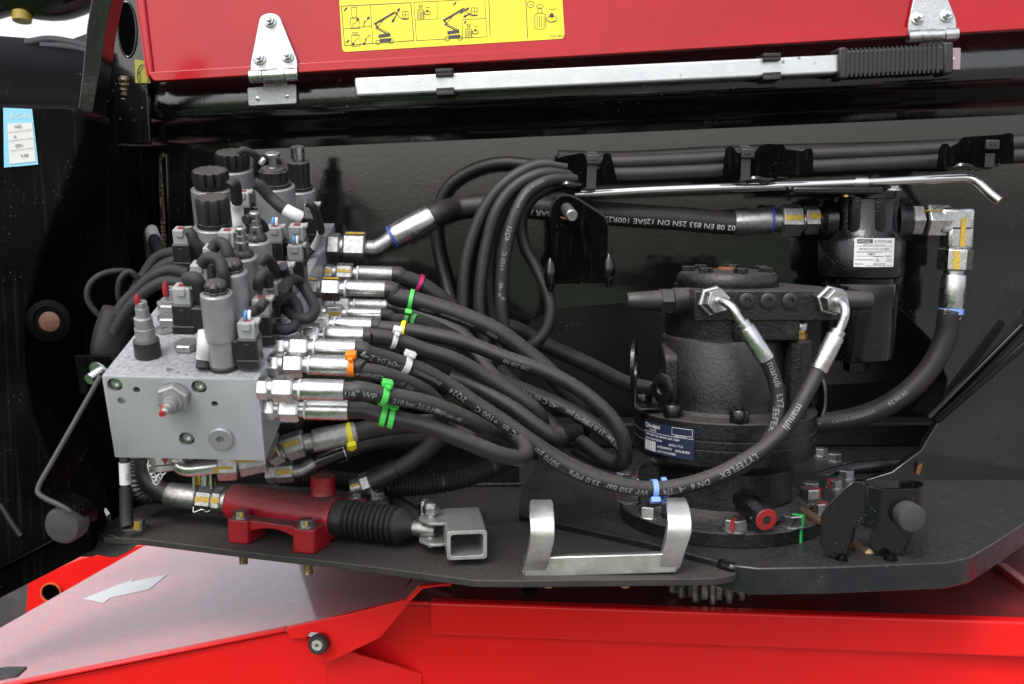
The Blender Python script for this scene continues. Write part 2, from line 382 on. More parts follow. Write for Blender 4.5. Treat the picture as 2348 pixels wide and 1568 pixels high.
g = make('ground', MB().add([V((-60000, -60000, -1300)), V((60000, -60000, -1300)), V((60000, 60000, -1300)), V((-60000, 60000, -1300))], [(0, 1, 2, 3)]), gm, kind='structure')
tag(g, 'pale gravel yard with lawn beyond it', None)

# red chassis below the turntable: top sheet, front face, raised panel, fender and its guide roller
ch = thing('chassis_frame', 'red painted chassis of the machine below the black turntable plate', 'chassis', P(1700, 1410, 930))
def ce(u, v, dz=0): return PZ(u, v, TOPZ+dz)
e0, e1 = ce(930, 1377), ce(3300, 1460)
ed = (e1-e0).normalized(); en = V((-ed.y, ed.x, 0))           # along the front edge, inwards
a, b2 = e0+ed*-8, e1
make('top_sheet', MB().prism([a, b2, b2+en*520, a+en*520], V((0, 0, -6))), red_shade, ch, bev=1.2)
fo = -en
# raised strip pressed into the front panel
def cf(u, v, off): 
    o = e0+fo*off; return PP(u, v, o, fo)
make('front_panel', MB().prism([cf(936, 1379, -1), b2+en*1, b2+en*1+V((0, 0, -260)), cf(600, 1900, -1), cf(600, 1512, -1), cf(740, 1492, -1), cf(905, 1420, -1)], en*5), red, ch)
strip = rpoly([cf(985, 1381, 14), cf(2480, 1431, 14), cf(2480, 1514, 14), cf(985, 1456, 14)], [4, 0, 0, 8], 5)
make('raised_strip', MB().prism(strip, en*14), red, ch, bev=2.4, seg=3)
make('cross_rib', MB().ribbon([PZ(2292, 1296, TOPZ+4), PZ(2480, 1440, TOPZ+4)], V((10, -8, 0)), V((0, 0, 8))), red_dust_sheen, ch, bev=1)
make('edge_roll', MB().sweep([a+V((0, 0, -2)), b2+V((0, 0, -2))], 2.4, 10), red, ch)
# fender sheet to the front wheel
A_, B_, C_ = P(932, 1372, 962), P(40, 1560, 886), P(330, 1250, 1340)
fn = (B_-A_).cross(C_-A_).normalized()
if fn.z < 0: fn = -fn
def fp(u, v): return PP(u, v, A_, fn)
fen = thing('front_fender', 'dusty red sloping fender with a white arrow on its top', 'fender', fp(400, 1450))
make('fender_sheet', MB().prism([fp(932, 1372), fp(660, 1437), fp(-120, 1594), fp(-120, 1508), fp(330, 1252), fp(520, 1225), fp(960, 1300), fp(1035, 1338), fp(968, 1338)], fn*-3), red_dust_sheen, fen)
lip0, lip1 = fp(660, 1437), fp(-120, 1594)
dv = (lip1-lip0).normalized(); fy = V((0, 1, 0))
make('fender_side', MB().prism([lip0+V((0, 0, -4))-fy*3, lip1+V((0, 0, -4))-fy*3, lip1+V((0, 0, -250))-fy*3, lip0+V((0, 0, -250))-fy*3+V((36, 0, 0)), lip0+V((36, -3, -14))], fy*4), red, fen, bev=1)
make('fender_return', MB().prism([lip0+V((36, -3, -16)), cf(965, 1545, 2), cf(1000, 1900, 2), lip0+V((36, -3, -250))], V((0, 3, 0))), red, fen)
make('fender_lip', MB().ribbon([lip0-fy*4, lip1-fy*4], V((0, 9, 0)), V((0, 0, 3))+V((0, 0, 0))), red, fen, bev=1)
ar = [fp(*q) for q in ((191, 1374), (239, 1383), (253, 1371), (342, 1352), (383, 1318), (301, 1335), (309, 1328), (262, 1345))]
make('arrow_sticker', MB().prism([p+fn*.6 for p in ar], fn*-.4), label_w, fen)
make('inset_plate', MB().prism([fp(*q)+fn*1.5 for q in ((-60, 1568), (-60, 1543), (20, 1531), (63, 1531), (40, 1552))], fn*-1.2), black_sat, fen, bev=.5)
# guide plate that carries the roller
gq = [(655, 1440), (800, 1408), (930, 1375), (962, 1344), (1035, 1337), (1034, 1341), (970, 1350), (936, 1384), (900, 1430), (872, 1462), (840, 1478), (745, 1523), (738, 1505), (725, 1495), (745, 1470), (735, 1452), (712, 1450), (700, 1465), (665, 1465)]
gp0 = P(800, 1440, 918)
make('guide_plate', MB().prism([PP(u, v, gp0, V((0, -1, .12)).normalized()) for u, v in gq], V((0, 6, 0))), red, fen, bev=1, seg=2)
ro = thing('guide_roller', 'black rubber roller held by a steel screw on the red fender', 'roller', P(735, 1472, 905))
c = P(735, 1473, 914); d = V((-.12, -1, .18)).normalized()
make('roller_body', MB().lathe(c, d, [(0, 8), (1, 9.2), (9, 9.2), (10.5, 8)], 28), black_sat, ro)
mb = MB().lathe(c+d*10.6, d, [(0, 5.2), (.5, 5.3), (1, 4.8)], 24); make('screw_head', mb, zinc, ro)
make('hex_socket', MB().lathe(c+d*11.65, d, [(0, 1.6), (.05, 1.6)], 6), ink, ro)
# far red arm with a round hole behind the fender, tyre and light
fr = thing('steering_arm', 'red plate with a round opening behind the sloping fender', 'chassis plate', P(150, 1310, 1300))
make('arm_plate', MB().prism(px((60, 1400, 1420), (65, 1330, 1420), (190, 1280, 1420), (420, 1230, 1420), (420, 1330, 1420), (60, 1450, 1420)), V((0, 30, 0))), red, fr)
make('opening', MB().lathe(P(118, 1358, 1418), V((0, -1, 0)), [(0, 13), (.6, 13)], 28), void, fr)
make('opening_rim', MB().lathe(P(118, 1358, 1418), V((0, -1, 0)), [(0, 15), (3, 15), (3, 13.4), (0, 13)], 28, cap=(0, 0)), orange, fr)
ty = make('tyre', MB().lathe(V((-880, 1500, -900)), V((.15, 1, 0)), [(0, 300), (10, 350), (60, 370), (180, 370), (240, 340), (250, 300)], 48), tyre_m)
tag(ty, 'dark tyre glimpsed at the lower left edge behind the fender', 'tyre')

# turntable floor plate
ft = thing('floor_plate', 'dusty black floor plate under the pump and the valve block', 'floor plate', PZ(900, 1250, FLOOR))
fpts = [PZ(u, v, FLOOR) for u, v in ((215, 1205), (238, 1232), (330, 1236), (573, 1266), (800, 1292), (1030, 1322), (1090, 1330), (1190, 1331), (1640, 1326), (1682, 1318), (1700, 1303))]
back = [V((fpts[-1].x+260, 1200, FLOOR)), V((fpts[0].x-6, 1200, FLOOR))]
make('plate_sheet', MB().prism(fpts+back, V((0, 0, -6))), plate, ft, bev=.8)
# thick slewing plate
st = thing('slewing_plate', 'thick black slewing plate carrying the swing motor', 'steel plate', PZ(1900, 1250, FLOOR+6))
tz = FLOOR+6
spx = [(1195, 1130), (1190, 1180), (1315, 1207), (1500, 1247), (1684, 1296), (1740, 1302), (1900, 1300), (2170, 1289), (2225, 1277), (2270, 1250), (2347, 1200), (2500, 1090)]
sp_ = [PZ(u, v, tz) for u, v in spx]
sp_ = sp_+[V((800, 1240, tz)), V((sp_[0].x+30, 1240, tz))]
make('plate_body', MB().prism(sp_, V((0, 0, -23))), plate_r, st, bev=1.2)
make('weld_corner', MB().sweep(Path([PZ(1650, 1292, tz-3), PZ(1682, 1303, tz-4), PZ(1698, 1312, tz-9), PZ(1700, 1325, tz-16)], 2).p, [4+1.2*abs(sin(i*.9)) for i in range(len(Path([PZ(1650, 1292, tz-3), PZ(1682, 1303, tz-4), PZ(1698, 1312, tz-9), PZ(1700, 1325, tz-16)], 2).p))], 10), black_gloss, st)
make('weld_seam', MB().sweep([PZ(u, v, tz-4)+V((0, 0, R(-.5, .5))) for u, v in ((1300, 1206), (1400, 1227), (1500, 1250), (1600, 1274), (1684, 1298))], 4, 8), black_sat, st)
make('under_bracket', MB().box(PZ(1215, 1356, FLOOR-14)+V((0, 12, -4)), (13, 10, 4)), black_side, ft)

# compartment rear wall with the opening behind the motor
wl = thing('rear_wall', 'black glossy painted steel side plate behind the hoses', 'steel wall', V((0, WALL, FLOOR)))
z0l, z0r = P(344, 340, WALL), P(2200, 256, WALL); bs = (z0r.z-z0l.z)/(z0r.x-z0l.x)
def z0(x): return z0l.z+bs*(x-z0l.x)
xl, xr = -560., 760.
def W(u, v): p = P(u, v, WALL); return p
opening = [W(*q) for q in ((1960, 1108), (2045, 1082), (2112, 1032), (2158, 955), (2172, 870), (2140, 785), (2060, 705), (1985, 672), (1900, 664), (1500, 690), (1272, 711), (1215, 735), (1190, 800), (1190, 1108))]
pts = [V((xl, WALL, z0(xl)+20)), V((xr, WALL, z0(xr)+20)), V((xr, WALL, FLOOR+2)), V((opening[0].x, WALL, FLOOR+2))]+opening[1:-1]+[V((opening[-1].x, WALL, FLOOR+2)), V((xl, WALL, FLOOR+2))]
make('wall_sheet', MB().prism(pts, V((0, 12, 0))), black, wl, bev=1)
# recess behind the opening
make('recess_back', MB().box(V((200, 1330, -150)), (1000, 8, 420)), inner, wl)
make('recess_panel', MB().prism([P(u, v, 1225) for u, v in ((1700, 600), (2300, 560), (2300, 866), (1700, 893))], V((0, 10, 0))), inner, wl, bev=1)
make('recess_sill', MB().box(V((290, 1260, FLOOR+22)), (700, 40, 30)), black_sat, wl, bev=3)
def weldbead(pts, r, name='weld_bead', par=wl, m=weld_m):
    p = Path(pts, 1.6); rs = [r*(.75+.25*abs(sin(i*1.1))+R(-.12, .12)) for i in range(len(p.p))]
    return make(name, MB().sweep(p.p, rs, 10), m, par)
weldbead(px((377, 352, WALL-1), (368, 372, WALL-1), (372, 440, WALL-1), (376, 520, WALL-1), (380, 600, WALL-1)), 3.4)
make('seam_strip', MB().box((P(378, 352, WALL-1)+P(386, 610, WALL-1))/2, (7, 4, 118)), black_gloss, wl, bev=1.5)
make('cable_slot', MB().prism(rpoly([P(u, v, WALL-.6) for u, v in ((322, 430), (350, 427), (353, 520), (324, 520))], 10), V((0, .5, 0))), void, wl)
weldbead(px((1070, 1112, WALL-3), (1195, 1110, WALL-3)), 3, 'corner_weld', m=black_sat)
weldbead(px((2122, 1128, WALL-3), (2230, 1131, WALL-3), (2420, 1137, WALL-3)), 4.5, 'corner_weld', m=black_gloss)
# gusset rib at the right
gs = thing('gusset_rib', 'diagonal black rib welded across the wall at the lower right', 'rib', P(2160, 955, WALL-6))
q0, q1 = P(2146, 968, WALL-5), P(2470, 690, WALL-70)
dr = (q1-q0).normalized(); sd_ = dr.cross(Y_).normalized()
make('rib_plate', MB().prism([q0-sd_*4, q1-sd_*4, q1+sd_*4, q0+sd_*4], V((0, 60, 0))), black_gloss, gs, bev=2)
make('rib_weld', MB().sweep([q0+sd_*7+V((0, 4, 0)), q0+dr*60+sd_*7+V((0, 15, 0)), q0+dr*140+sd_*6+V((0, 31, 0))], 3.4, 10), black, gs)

# upper box beam with pressed bend
bm_ = thing('upper_beam', 'black pressed steel beam running under the red door', 'beam', V((0, 1040, z0(0))))
prof = [(WALL, -6), (WALL-3, 1), (WALL-8, 7), (WALL-18, 12), (WALL-32, 17), (WALL-42, 22), (WALL-48, 28), (WALL-50, 35), (WALL-49, 46), (WALL-43, 74), (WALL-41, 77), (WALL-20, 77), (WALL+12, 74), (WALL+12, -6)]
mbm = MB(); mm = len(prof)
for x in (xl, xr):
    mbm.v += [V((x, y, z0(x)+dz)) for y, dz in prof]
mbm.f = [(i, (i+1) % mm, mm+(i+1) % mm, mm+i) for i in range(mm)]+[tuple(range(mm)), tuple(range(2*mm-1, mm-1, -1))]
make('beam_body', mbm, black_dirty, bm_, smooth=50)
weldbead(px((284, 175, 1020), (287, 215, 1026), (285, 262, 1030), (288, 298, 1045)), 5.2, 'beam_weld', bm_)
# door sheet: leans back from its hinge line
DO, DN = P(1174, 140, 1012), V((0, -1, .14)).normalized()
def D(u, v, off=0): return PP(u, v, DO+DN*off, DN)
dr_ = thing('door_panel', 'glossy red hinged door above the compartment', 'door', D(1174, 140))
make('door_sheet', MB().prism([D(u, v) for u, v in ((335, 172), (2500, 44), (2500, -170), (305, -40))], DN*-3), red_door, dr_)
fl = [D(u, v, 4) for u, v in ((352, 186), (2500, 57), (2500, 36), (338, 165))]
make('bottom_fold', MB().prism(rpoly(fl, [3, 0, 0, 3]), DN*-7), red_door, dr_, bev=2.4, seg=4)
fl2 = [D(u, v, 3.5) for u, v in ((338, 178), (352, 172), (327, -40), (306, -40))]
make('side_fold', MB().prism(fl2, DN*-6), red_door, dr_, bev=2, seg=3)
# decal
o = D(785, 119, .5); dx = (D(1295, 88, .5)-o); wd = dx.length; dx.normalize(); dy = DN.cross(dx).normalized()
if dy.z < 0: dy = -dy
dec = make('warning_decal', MB().prism([o+dx*a+dy*b for a, b in rrect(wd, 90, 4)], DN*-.35), yellow, dr_)
fd = Flat(o+DN*.25, dx, dy); k = wd/505.       # drawing unit: photo pixels
def K(*pts): return [((u-785)*k, q*k) for u, q in pts]
def ln(w_, *pts, close=False): fd.line(K(*pts), w_*k, close)
def H(u, v): # photo pixel (display) to decal units
    p = D(u, v, .5)-o; return p.dot(dx), p.dot(dy)
def L(w_, *pts, close=False): fd.line([H(*p) for p in pts], w_*k, close)
def disc(u, v, r): x, y = H(u, v); fd.disc(x, y, r*k)
def arrow(u0, v0, u1, v1, w_=3.5, hd=8):
    a, b = V((*H(u0, v0), 0)), V((*H(u1, v1), 0)); t = (b-a).normalized(); nn = V((-t.y, t.x, 0)); fd.line([a[:2], (b-t*hd*k*.8)[:2]], w_*k)
    fd.poly([b[:2], (b-t*hd*k+nn*hd*k*.5)[:2], (b-t*hd*k-nn*hd*k*.5)[:2]])
# first frame
L(1.6, (783, 14), (942, 6), (949, 93), (790, 104), close=True); L(1.1, (849, 12), (855, 99)); L(1.1, (787, 66), (853, 60))
L(1.2, (949, 5), (1111, -3), (1117, 84), (955, 93), close=True); L(1.1, (952, 46), (1003, 43), (1002, 3)); L(1.1, (1115, 42), (1059, 45), (1061, 88)); L(1.6, (1121, 0), (1124, 82)); L(1.6, (1205, -10), (1210, 88))
for du, dv in ((0, 0), (158, -8)):      # boom lift
    q = lambda u, v: (u+du, v+dv)
    L(5, q(861, 54), q(902, 30), close=False); L(3, q(902, 30), q(906, 27)); L(1.6, q(906, 28), q(919, 42), q(932, 43)); L(4, q(860, 54), q(866, 63)); L(1.4, q(866, 52), q(881, 44)); L(1.4, q(880, 45), q(866, 62), q(893, 76)); L(3, q(862, 64), q(892, 80))
    L(8, q(871, 83), q(892, 80)); L(8, q(874, 93), q(894, 91)); fd.ring(*H(*q(867, 97)), 5*k, 1.4*k); fd.ring(*H(*q(897, 95)), 5*k, 1.4*k)
    L(1.2, q(923, 26), q(936, 26), q(936, 44), q(924, 45), close=True); L(1, q(930, 26), q(930, 44)); L(1, q(923, 34), q(936, 34)); L(3, q(924, 43), q(936, 43))
arrow(908, 34, 917, 17); arrow(907, 38, 898, 53); arrow(1056, 30, 1077, 17); arrow(1078, 31, 1061, 40)
for (u0, v0, up) in ((806, 17, 1), (808, 75, 0)):
    hh = 22 if up else 4
    L(1.2, (u0, v0), (u0+12, v0-1), (u0+12, v0+hh), (u0+1, v0+hh), close=True); L(1.2, (u0-3, v0+hh+3), (u0+17, v0+hh+2), (u0+18, v0+hh+26), (u0-1, v0+hh+27), close=True)
    L(1.2, (u0+2, v0+hh+22), (u0+5, v0+hh+15), (u0+9, v0+hh+13), (u0+14, v0+hh+7))
    disc(*((u0+14, v0+hh+6) if up else (u0+2, v0+hh+22)), 3.2)
    L(1.4, (u0+25, v0+hh+20), (u0+30, v0+hh+20), (u0+30, v0+hh+9), (u0+36, v0+hh+8), (u0+36, v0+hh+3), (u0+42, v0+hh+2)); disc(*((u0+39, v0+hh+2) if up else (u0+27, v0+hh+21)), 3.2); disc(u0+30, v0+hh+12, 2)
arrow(789, 25, 797, 16, 3, 6); arrow(800, 92, 793, 99, 3, 6); arrow(1040, 9+2, 1047, 4, 3, 6) ; arrow(1068, 49, 1064, 55, 3, 6)
for (u0, v0, s) in ((964, 22, 1), (1074, 66, 1), (1237, 30, 1.75)):      # knob and bolt sketches
    L(1.2, (u0-2*s, v0), (u0-2*s, v0-6*s), (u0+3*s, v0-6*s), (u0+3*s, v0)); L(1.4, (u0-6*s, v0+18*s), (u0-6*s, v0+2*s), (u0-2*s, v0), (u0+4*s, v0), (u0+8*s, v0+2*s), (u0+8*s, v0+17*s))
    for i in range(4): L(1.3, (u0+(-3+3*i)*s, v0+18*s), (u0+(-3+3*i)*s, v0+4*s))
    fd.ring(*H(u0+s, v0+18*s), 8*s*k, 1.1*k, a0=pi, a1=2*pi, ry=3*s*k); fd.ring(*H(u0+16*s, v0+8*s), 7*s*k, 1.2*k, ry=4*s*k); fd.disc(*H(u0+16*s, v0+3*s), 3*s*k, ry=3*s*k); L(1.2, (u0+11*s, v0+9*s), (u0+14*s, v0+12*s), (u0+21*s, v0+10*s))
    fd.ring(*H(u0+1*s, v0-9*s), 5*s*k, 1.1*k, a0=.2, a1=2.9+pi, ry=2.2*s*k); fd.ring(*H(u0+17*s, v0-7*s), 5*s*k, 1.1*k, a0=pi, a1=2.9+pi, ry=2.2*s*k)
x, y = H(1217, 10); fd.ring(x, y, 7.5*k, 1.3*k); fd.text('N', x-2.6*k, y-3*k, 8*k)
x, y = H(1261, 86); fd.text('52531385-A', x, y, 7.2*k, .95)
L(1.2, (915, -6), (930, 0), (945, -4), (960, -14))
make('decal_print', fd.m, ink, dec)
# small yellow sticker behind the door corner
sk = make('arrow_decal', MB().prism([P(u, v, 1016) for u, v in ((309, 136), (336, 140), (345, 190), (310, 190))], V((0, .6, 0))), material('decal_olive', (.3, .27, .02), .4)); tag(sk, 'small yellow arrow sticker half hidden behind the red door corner', 'sticker')
f2 = Flat(P(310, 190, 1015.6), X, Z); f2.ring(8, 7.2, 5.5, .8, ry=10); f2.line([(5, 1), (5, 9), (3.5, 9), (8, 15)], .7); mk = make('arrow_print', f2.m, ink, sk)
# ---------------------------------------------------------------- frame parts at the left
up_ = thing('upright_plate', 'tall black frame plate with an oval hole beside the red door', 'frame plate', P(240, 300, 960))
uo = [(268, -40), (330, -40), (315, 0), (338, 186), (345, 200), (345, 330), (250, 330), (200, 560), (150, 800), (135, 640), (200, 330), (228, 120)]
c_ = P(292, 68, 1022)
outer = rpoly(px(*[(u, v, 1022) for u, v in ((228, -60), (322, -60), (345, 330), (240, 330), (222, 160))]), 4)
hole = [c_+V((9*cos(t*pi/12), 0, 26*sin(t*pi/12))) for t in range(24)]
make('plate_face', MB().prism(outer, V((0, 8, 0))), black_dirty, up_, bev=1)
make('oval_hole', MB().prism([p+V((0, -.7, 0)) for p in hole], V((0, .5, 0))), void, up_)
ring = MB(); ring.sweep([p+V((0, -.6, 0)) for p in hole]+[hole[0]+V((0, -.6, 0))], 1.1, 8, cap=False); make('hole_rim', ring, black_gloss, up_)
# front flange of the upright: a thick edge strip running down to the floor in an arc
fl_ = [(256, -40, 900), (234, 70, 905), (222, 170, 910), (212, 235, 912), (202, 300, 915), (178, 370, 920), (130, 490, 925), (90, 600, 930), (62, 720, 935), (52, 830, 940), (68, 930, 940), (110, 1040, 935), (170, 1140, 930), (215, 1200, 925)]
pa = Path(px(*fl_), 6)
make('edge_flange', MB().ribbon(pa.p, [V((18-10*min(1, i/len(pa.p)*2.2), 0, 1.5)) for i in range(len(pa.p))], [V((0, 26, 0))]*len(pa.p)), black_dirty, up_, bev=1.2)
make('edge_highlight', MB().sweep([p+V((-4.5, -13.5, 0)) for p in pa.p if proj(p)[1] > 225], 1.1, 8), bump_m, up_)  # paler strip painted along the arc as an edge highlight
sw = thing('side_wall', 'dark streaked black plate to the left of the valve block', 'steel wall', P(150, 700, 1010))
side = [p+V((4, 30, 0)) for p in pa.p]
make('wall_sheet', MB().prism([p for p in side if proj(p)[1] > 215]+px((260, 1240, 960), (360, 1230, 1030), (360, 338, 1040), (232, 330, 1000)), V((0, 6, 0))), black_side, sw)
# big black casting at the far left: shoulder, face and lower rail
cw = thing('counterweight', 'big glossy black counterweight body with a rounded shoulder at the left edge', 'counterweight', P(60, 900, 880))
fc = [(-160, 238), (150, 240), (178, 246), (193, 262), (196, 300), (178, 365), (132, 485), (92, 595), (64, 715), (54, 830), (70, 932), (112, 1042), (172, 1142), (200, 1196), (-160, 1390)]
make('face_block', MB().prism(px(*[(u, v, 868) for u, v in fc]), V((0, 60, 0))), black_side, cw, bev=6, seg=4)
sh = MB(); pr = []
for i in range(13):
    t = i/12; pr.append((u0 := 238-150*sin(t*pi/2)*1.05, 868+40+150*(1-cos(t*pi/2))))
for i, (v, y) in enumerate(pr):
    sh.v += [P(-200, v-14, y), P(212-i*.4, v+24-i*.5, y+6)]
sh.f = [(2*i, 2*i+1, 2*i+3, 2*i+2) for i in range(12)]
n0 = len(sh.v); sh.v += [p+V((0, 30, -40)) for p in sh.v]; sh.f += [(n0+2*i+1, n0+2*i, n0+2*i+2, n0+2*i+3) for i in range(12)]+[(2*i+1, n0+2*i+1, n0+2*i+3, 2*i+3) for i in range(12)]
make('shoulder', sh, material('black_dull', (.004, .004, .0045), .5, spec=.02, specks=.5, spscale=200), cw, smooth=60)
make('lower_rail', MB().prism(px((-160, 1392, 872), (205, 1196, 905), (215, 1262, 905), (-160, 1455, 872)), V((0, 40, 0))), black_side, cw, bev=4, seg=3)
make('plug_weld', MB().lathe(P(112, 735, 866), V((.15, -1, 0)), [(-2, 17), (1, 18), (2.5, 12.5), (1, 12)], 28), black_side, cw)
make('rust_plug', MB().lathe(P(114, 737, 866), V((.15, -1, 0)), [(-1, 9.5), (1.2, 8.5), (2.4, 4)], 20), copper, cw)
make('diagonal_weld', MB().sweep(Path(px((0, 1155, 866), (28, 1200, 866), (48, 1228, 866)), 2).p, 2.6, 8), black_sat, cw)
lab = [P(u, v, 867) for u, v in ((10, 384), (8, 247), (74, 250), (88, 377))]
lb = make('inspection_label', MB().prism(lab, V((0, -.5, 0))), cyan, cw)
f3 = Flat(lab[0]+V((0, -1.6, 0)), (lab[3]-lab[0]).normalized(), Z); 
make('label_field', MB().prism([P(u, v, 866.3) for u, v in ((22, 376), (17, 283), (74, 281), (82, 370))], V((0, -.15, 0))), label_w, lb)
for y in (13, 21, 28): f3.line([(6, y), (26, y+.8)], .25)
for t, x, y in (('NSE', 11, 30), ('A', 10, 22), ('EEN', 11, 14.5), ('KAR', 15, 6)): f3.text(t, x, y+1, 3.8, .9)
make('label_print', f3.m, ink, lb)
f4 = Flat(P(22, 272, 866.2), X, Z); f4.text('& % 44', 0, 0, 7, .9); make('label_heading', f4.m, label_w, lb)
# tube, strap and braided cable against the sky
tb = thing('boom_tube', 'dark curved tube end at the top left corner against the sky', 'tube', P(60, 0, 1300))
make('tube_body', MB().sweep(Path(px((-60, -10, 1300), (20, -30, 1300), (130, -18, 1300), (230, -60, 1300)), 8).p, 34, 20), black_gloss, tb)
make('yellow_tip', MB().lathe(P(52, 12, 1290), V((0, -.2, -1)), [(0, 9), (8, 9), (9, 12), (20, 11)], 16), material('plug_olive', (.3, .22, .02), .4), tb)
cb = make('braided_cable', MB().sweep(Path(px((60, 100, 1010), (110, 92, 1010), (160, 98, 1005), (225, 116, 1000)), 3).p, 4.5, 10), braid); tag(cb, 'braided cable lying over the black shoulder below the sky', 'cable')
cb = make('braided_cable', MB().sweep(Path(px((95, 106, 1005), (150, 108, 1003), (190, 116, 1000), (225, 126, 998)), 3).p, 4, 10), braid); tag(cb, 'shorter braided cable tucked just under the one below the sky', 'cable')
sb = make('far_bracket', MB().prism(px((150, 95, 1100), (245, 60, 1100), (245, 140, 1100), (150, 140, 1100)), V((0, 20, 0))), black_sat); tag(sb, 'dark bracket edge behind the braided cables at the top', 'bracket')
# left arm with rubber stop
am = thing('stop_arm', 'bent black flat arm ending in a grey rubber stop at the lower left', 'arm', P(160, 1190, 745))
ap = px((262, 860, 800), (200, 972, 775), (150, 1062, 752), (126, 1106, 745), (124, 1122, 742), (140, 1134, 738), (185, 1156, 733), (205, 1172, 735), (206, 1195, 742))
pa = Path(ap, 4); dpt = V((.95, 0, -.3))
make('arm_bar', MB().ribbon(pa.p, [V((10, 30, -3))*(1 if i < len(pa.p)*.62 else max(.45, 1-(i/len(pa.p)-.62)*1.6)) for i in range(len(pa.p))], V((.8, -2.0, 1.6))), black_side, am, bev=.8)
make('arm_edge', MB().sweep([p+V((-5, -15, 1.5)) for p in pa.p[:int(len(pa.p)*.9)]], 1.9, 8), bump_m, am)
for i in (0,):
    c = P(160, 1195, 735); d = V((-.1, -1, -.03)).normalized()
    make('rubber_stop', MB().lathe(c+d*-4, d, [(0, 13), (1, 13.8), (13, 13.8), (15.5, 12.6), (16, 11)], 32), bump_m, am)
hk = thing('hook_foot', 'rounded black foot under the floor plate at its left end', 'foot', P(260, 1260, 900))
make('foot_plate', MB().prism(rpoly(px((190, 1215, 930), (238, 1222, 905), (320, 1245, 900), (300, 1262, 898), (265, 1280, 895), (205, 1270, 905)), 6), V((0, 26, 0))), black_sat, hk, bev=2)
make('corner_post', MB().box(P(205, 1195, 945), (22, 30, 64)), black_sat, hk, bev=7, seg=4)

# ---------------------------------------------------------------- hinges
def bolt_mesh(name, r, h, m, washer=0, shank=0, sr=None, cap='hex'):
    mb = MB(); z = 0
    if washer: mb.lathe(V((0, 0, 0)), Z, [(0, washer), (1.0, washer), (1.2, washer*.95)], 22); z = 1.2
    mb.hexa(V((0, 0, z)), V((0, 0, z+h)), r, ch=.1)
    if cap == 'nut' or shank:
        mb.lathe(V((0, 0, z+h)), Z, [(0, sr), (shank*.85, sr), (shank, sr*.75)], 16)
    return mesh(name, mb, m)
nut_me = bolt_mesh('hinge_nut', 5.0, 4, zinc, 6.4, 3.6, 2.8)
def hinge(label, u, v, s, full=True):
    t = thing('door_hinge', label, 'hinge', D(u, v+170*s), 'steel hinges of the red door')
    def q(du, dv, off=6): return D(u+du*s, v+dv*s, off)
    pts = rpoly([q(0, 0, 7), q(-22, 8, 7), q(-44, 118, 7), q(-44, 140, 7), q(-25, 141, 7), q(-25, 134, 7), q(17, 130, 7), q(17, 138, 7), q(64, 134, 7), q(64, 110, 7), q(22, 6, 7)], [16, 9, 6, 1, 1, 1, 1, 1, 1, 6, 9], 5)
    make('leaf', MB().prism([p for p in pts], DN*-3.2), hinge_m, t, bev=.7)
    for du, dv in ((0, 20), (-24, 106), (40, 100)): inst('nut', nut_me, t, q(du+1, dv, 7.1), axrot(DN, spin=R(0, 1)))
    o_, e_ = q(-46, 147, 4), q(66, 141, 4); ax = (e_-o_)
    make('pin_barrel', MB().cyl(o_, o_+ax*.27, 6.2, 20, ch=.6), zinc, t); make('pin_barrel', MB().cyl(o_+ax*.73, e_, 6.2, 20, ch=.6), zinc, t)
    make('centre_barrel', MB().cyl(o_+ax*.275, o_+ax*.725, 5.6, 20, ch=.5), zinc, t)
    if full:
        yb = WALL-53
        pl = rpoly([P(u+du*s, v+dv*s, yb) for du, dv in ((-50, 174), (62, 166), (64, 210), (-47, 216))], 2.2)
        make('lower_leaf', MB().prism(pl, V((0, -3, 0))), hinge_m, t, bev=.7)
        make('lower_strap', MB().prism([P(u+du*s, v+dv*s, yb) for du, dv in ((-14, 150), (40, 148), (42, 172), (-12, 174))], V((0, -2, 0))), zinc, t)
        for du, dv in ((-27, 197), (40, 191)): make('rivet', MB().lathe(P(u+du*s, v+dv*s, yb-2.9), -Y_, [(0, 2.6), (.8, 2.5), (1.2, 1.6)], 16), zinc, t)
    else:
        make('lower_strap', MB().prism([P(u+du*s, v+dv*s, WALL-60) for du, dv in ((-20, 140), (36, 138), (38, 168), (-20, 170))], V((0, -2, 0))), zinc_d, t)
hinge('zinc strap hinge with three nuts beside the yellow decal', 618, 28, 1.0)
hinge('strap hinge above the black ribbed grip of the lever', 2128, -66, 1.02, False)

# ---------------------------------------------------------------- pump lever clipped to the beam
lv = thing('pump_lever', 'galvanised square tube lever with black ribbed grip clipped under the door', 'lever', P(1366, 195, 1005))
l0, l1 = P(817, 202, 1006), P(1918, 149, 1006); la = (l1-l0).normalized(); lu = la.cross(Y_)*-1
if lu.z < 0: lu = -lu
lf = la.cross(lu)
LAX = (la, Y_, lu)
tl = (l1-l0).length
make('tube', MB().box((l0+l1)/2+V((0, 0, 0)), (tl, 18, 17.5), LAX), galv, lv, bev=2.2, seg=3)
make('tube_bore', MB().box(l0-la*.2, (.6, 13, 12.5), LAX), void, lv)
g0 = l1+la*-2; gl = (P(2176, 137, 1006)-l1).length
gmb = MB().box(g0+la*(gl/2), (gl, 24, 24), LAX); make('grip', gmb, blackpl, lv, bev=2.5, seg=3)
rib = MB(); nr = 21
for i in range(nr):
    x = 8+(gl-22)*i/(nr-1); me = MB().box(V((0, 0, 0)), (1.9, 26, 26.4), LAX)
    if i == 0: rm = mesh('grip_rib', me, blackpl)
    inst('grip_rib', rm, lv, g0+la*x)
for x, w_ in ((4, 8), (gl-4, 9)): make('grip_collar', MB().box(g0+la*x, (w_, 28, 29), LAX), blackpl, lv, bev=2, seg=3)
make('end_tab', MB().box(g0+la*(gl+6), (13, 5, 21), LAX), material('tab_metal', (.36, .27, .27), .35, .8), lv, bev=1)
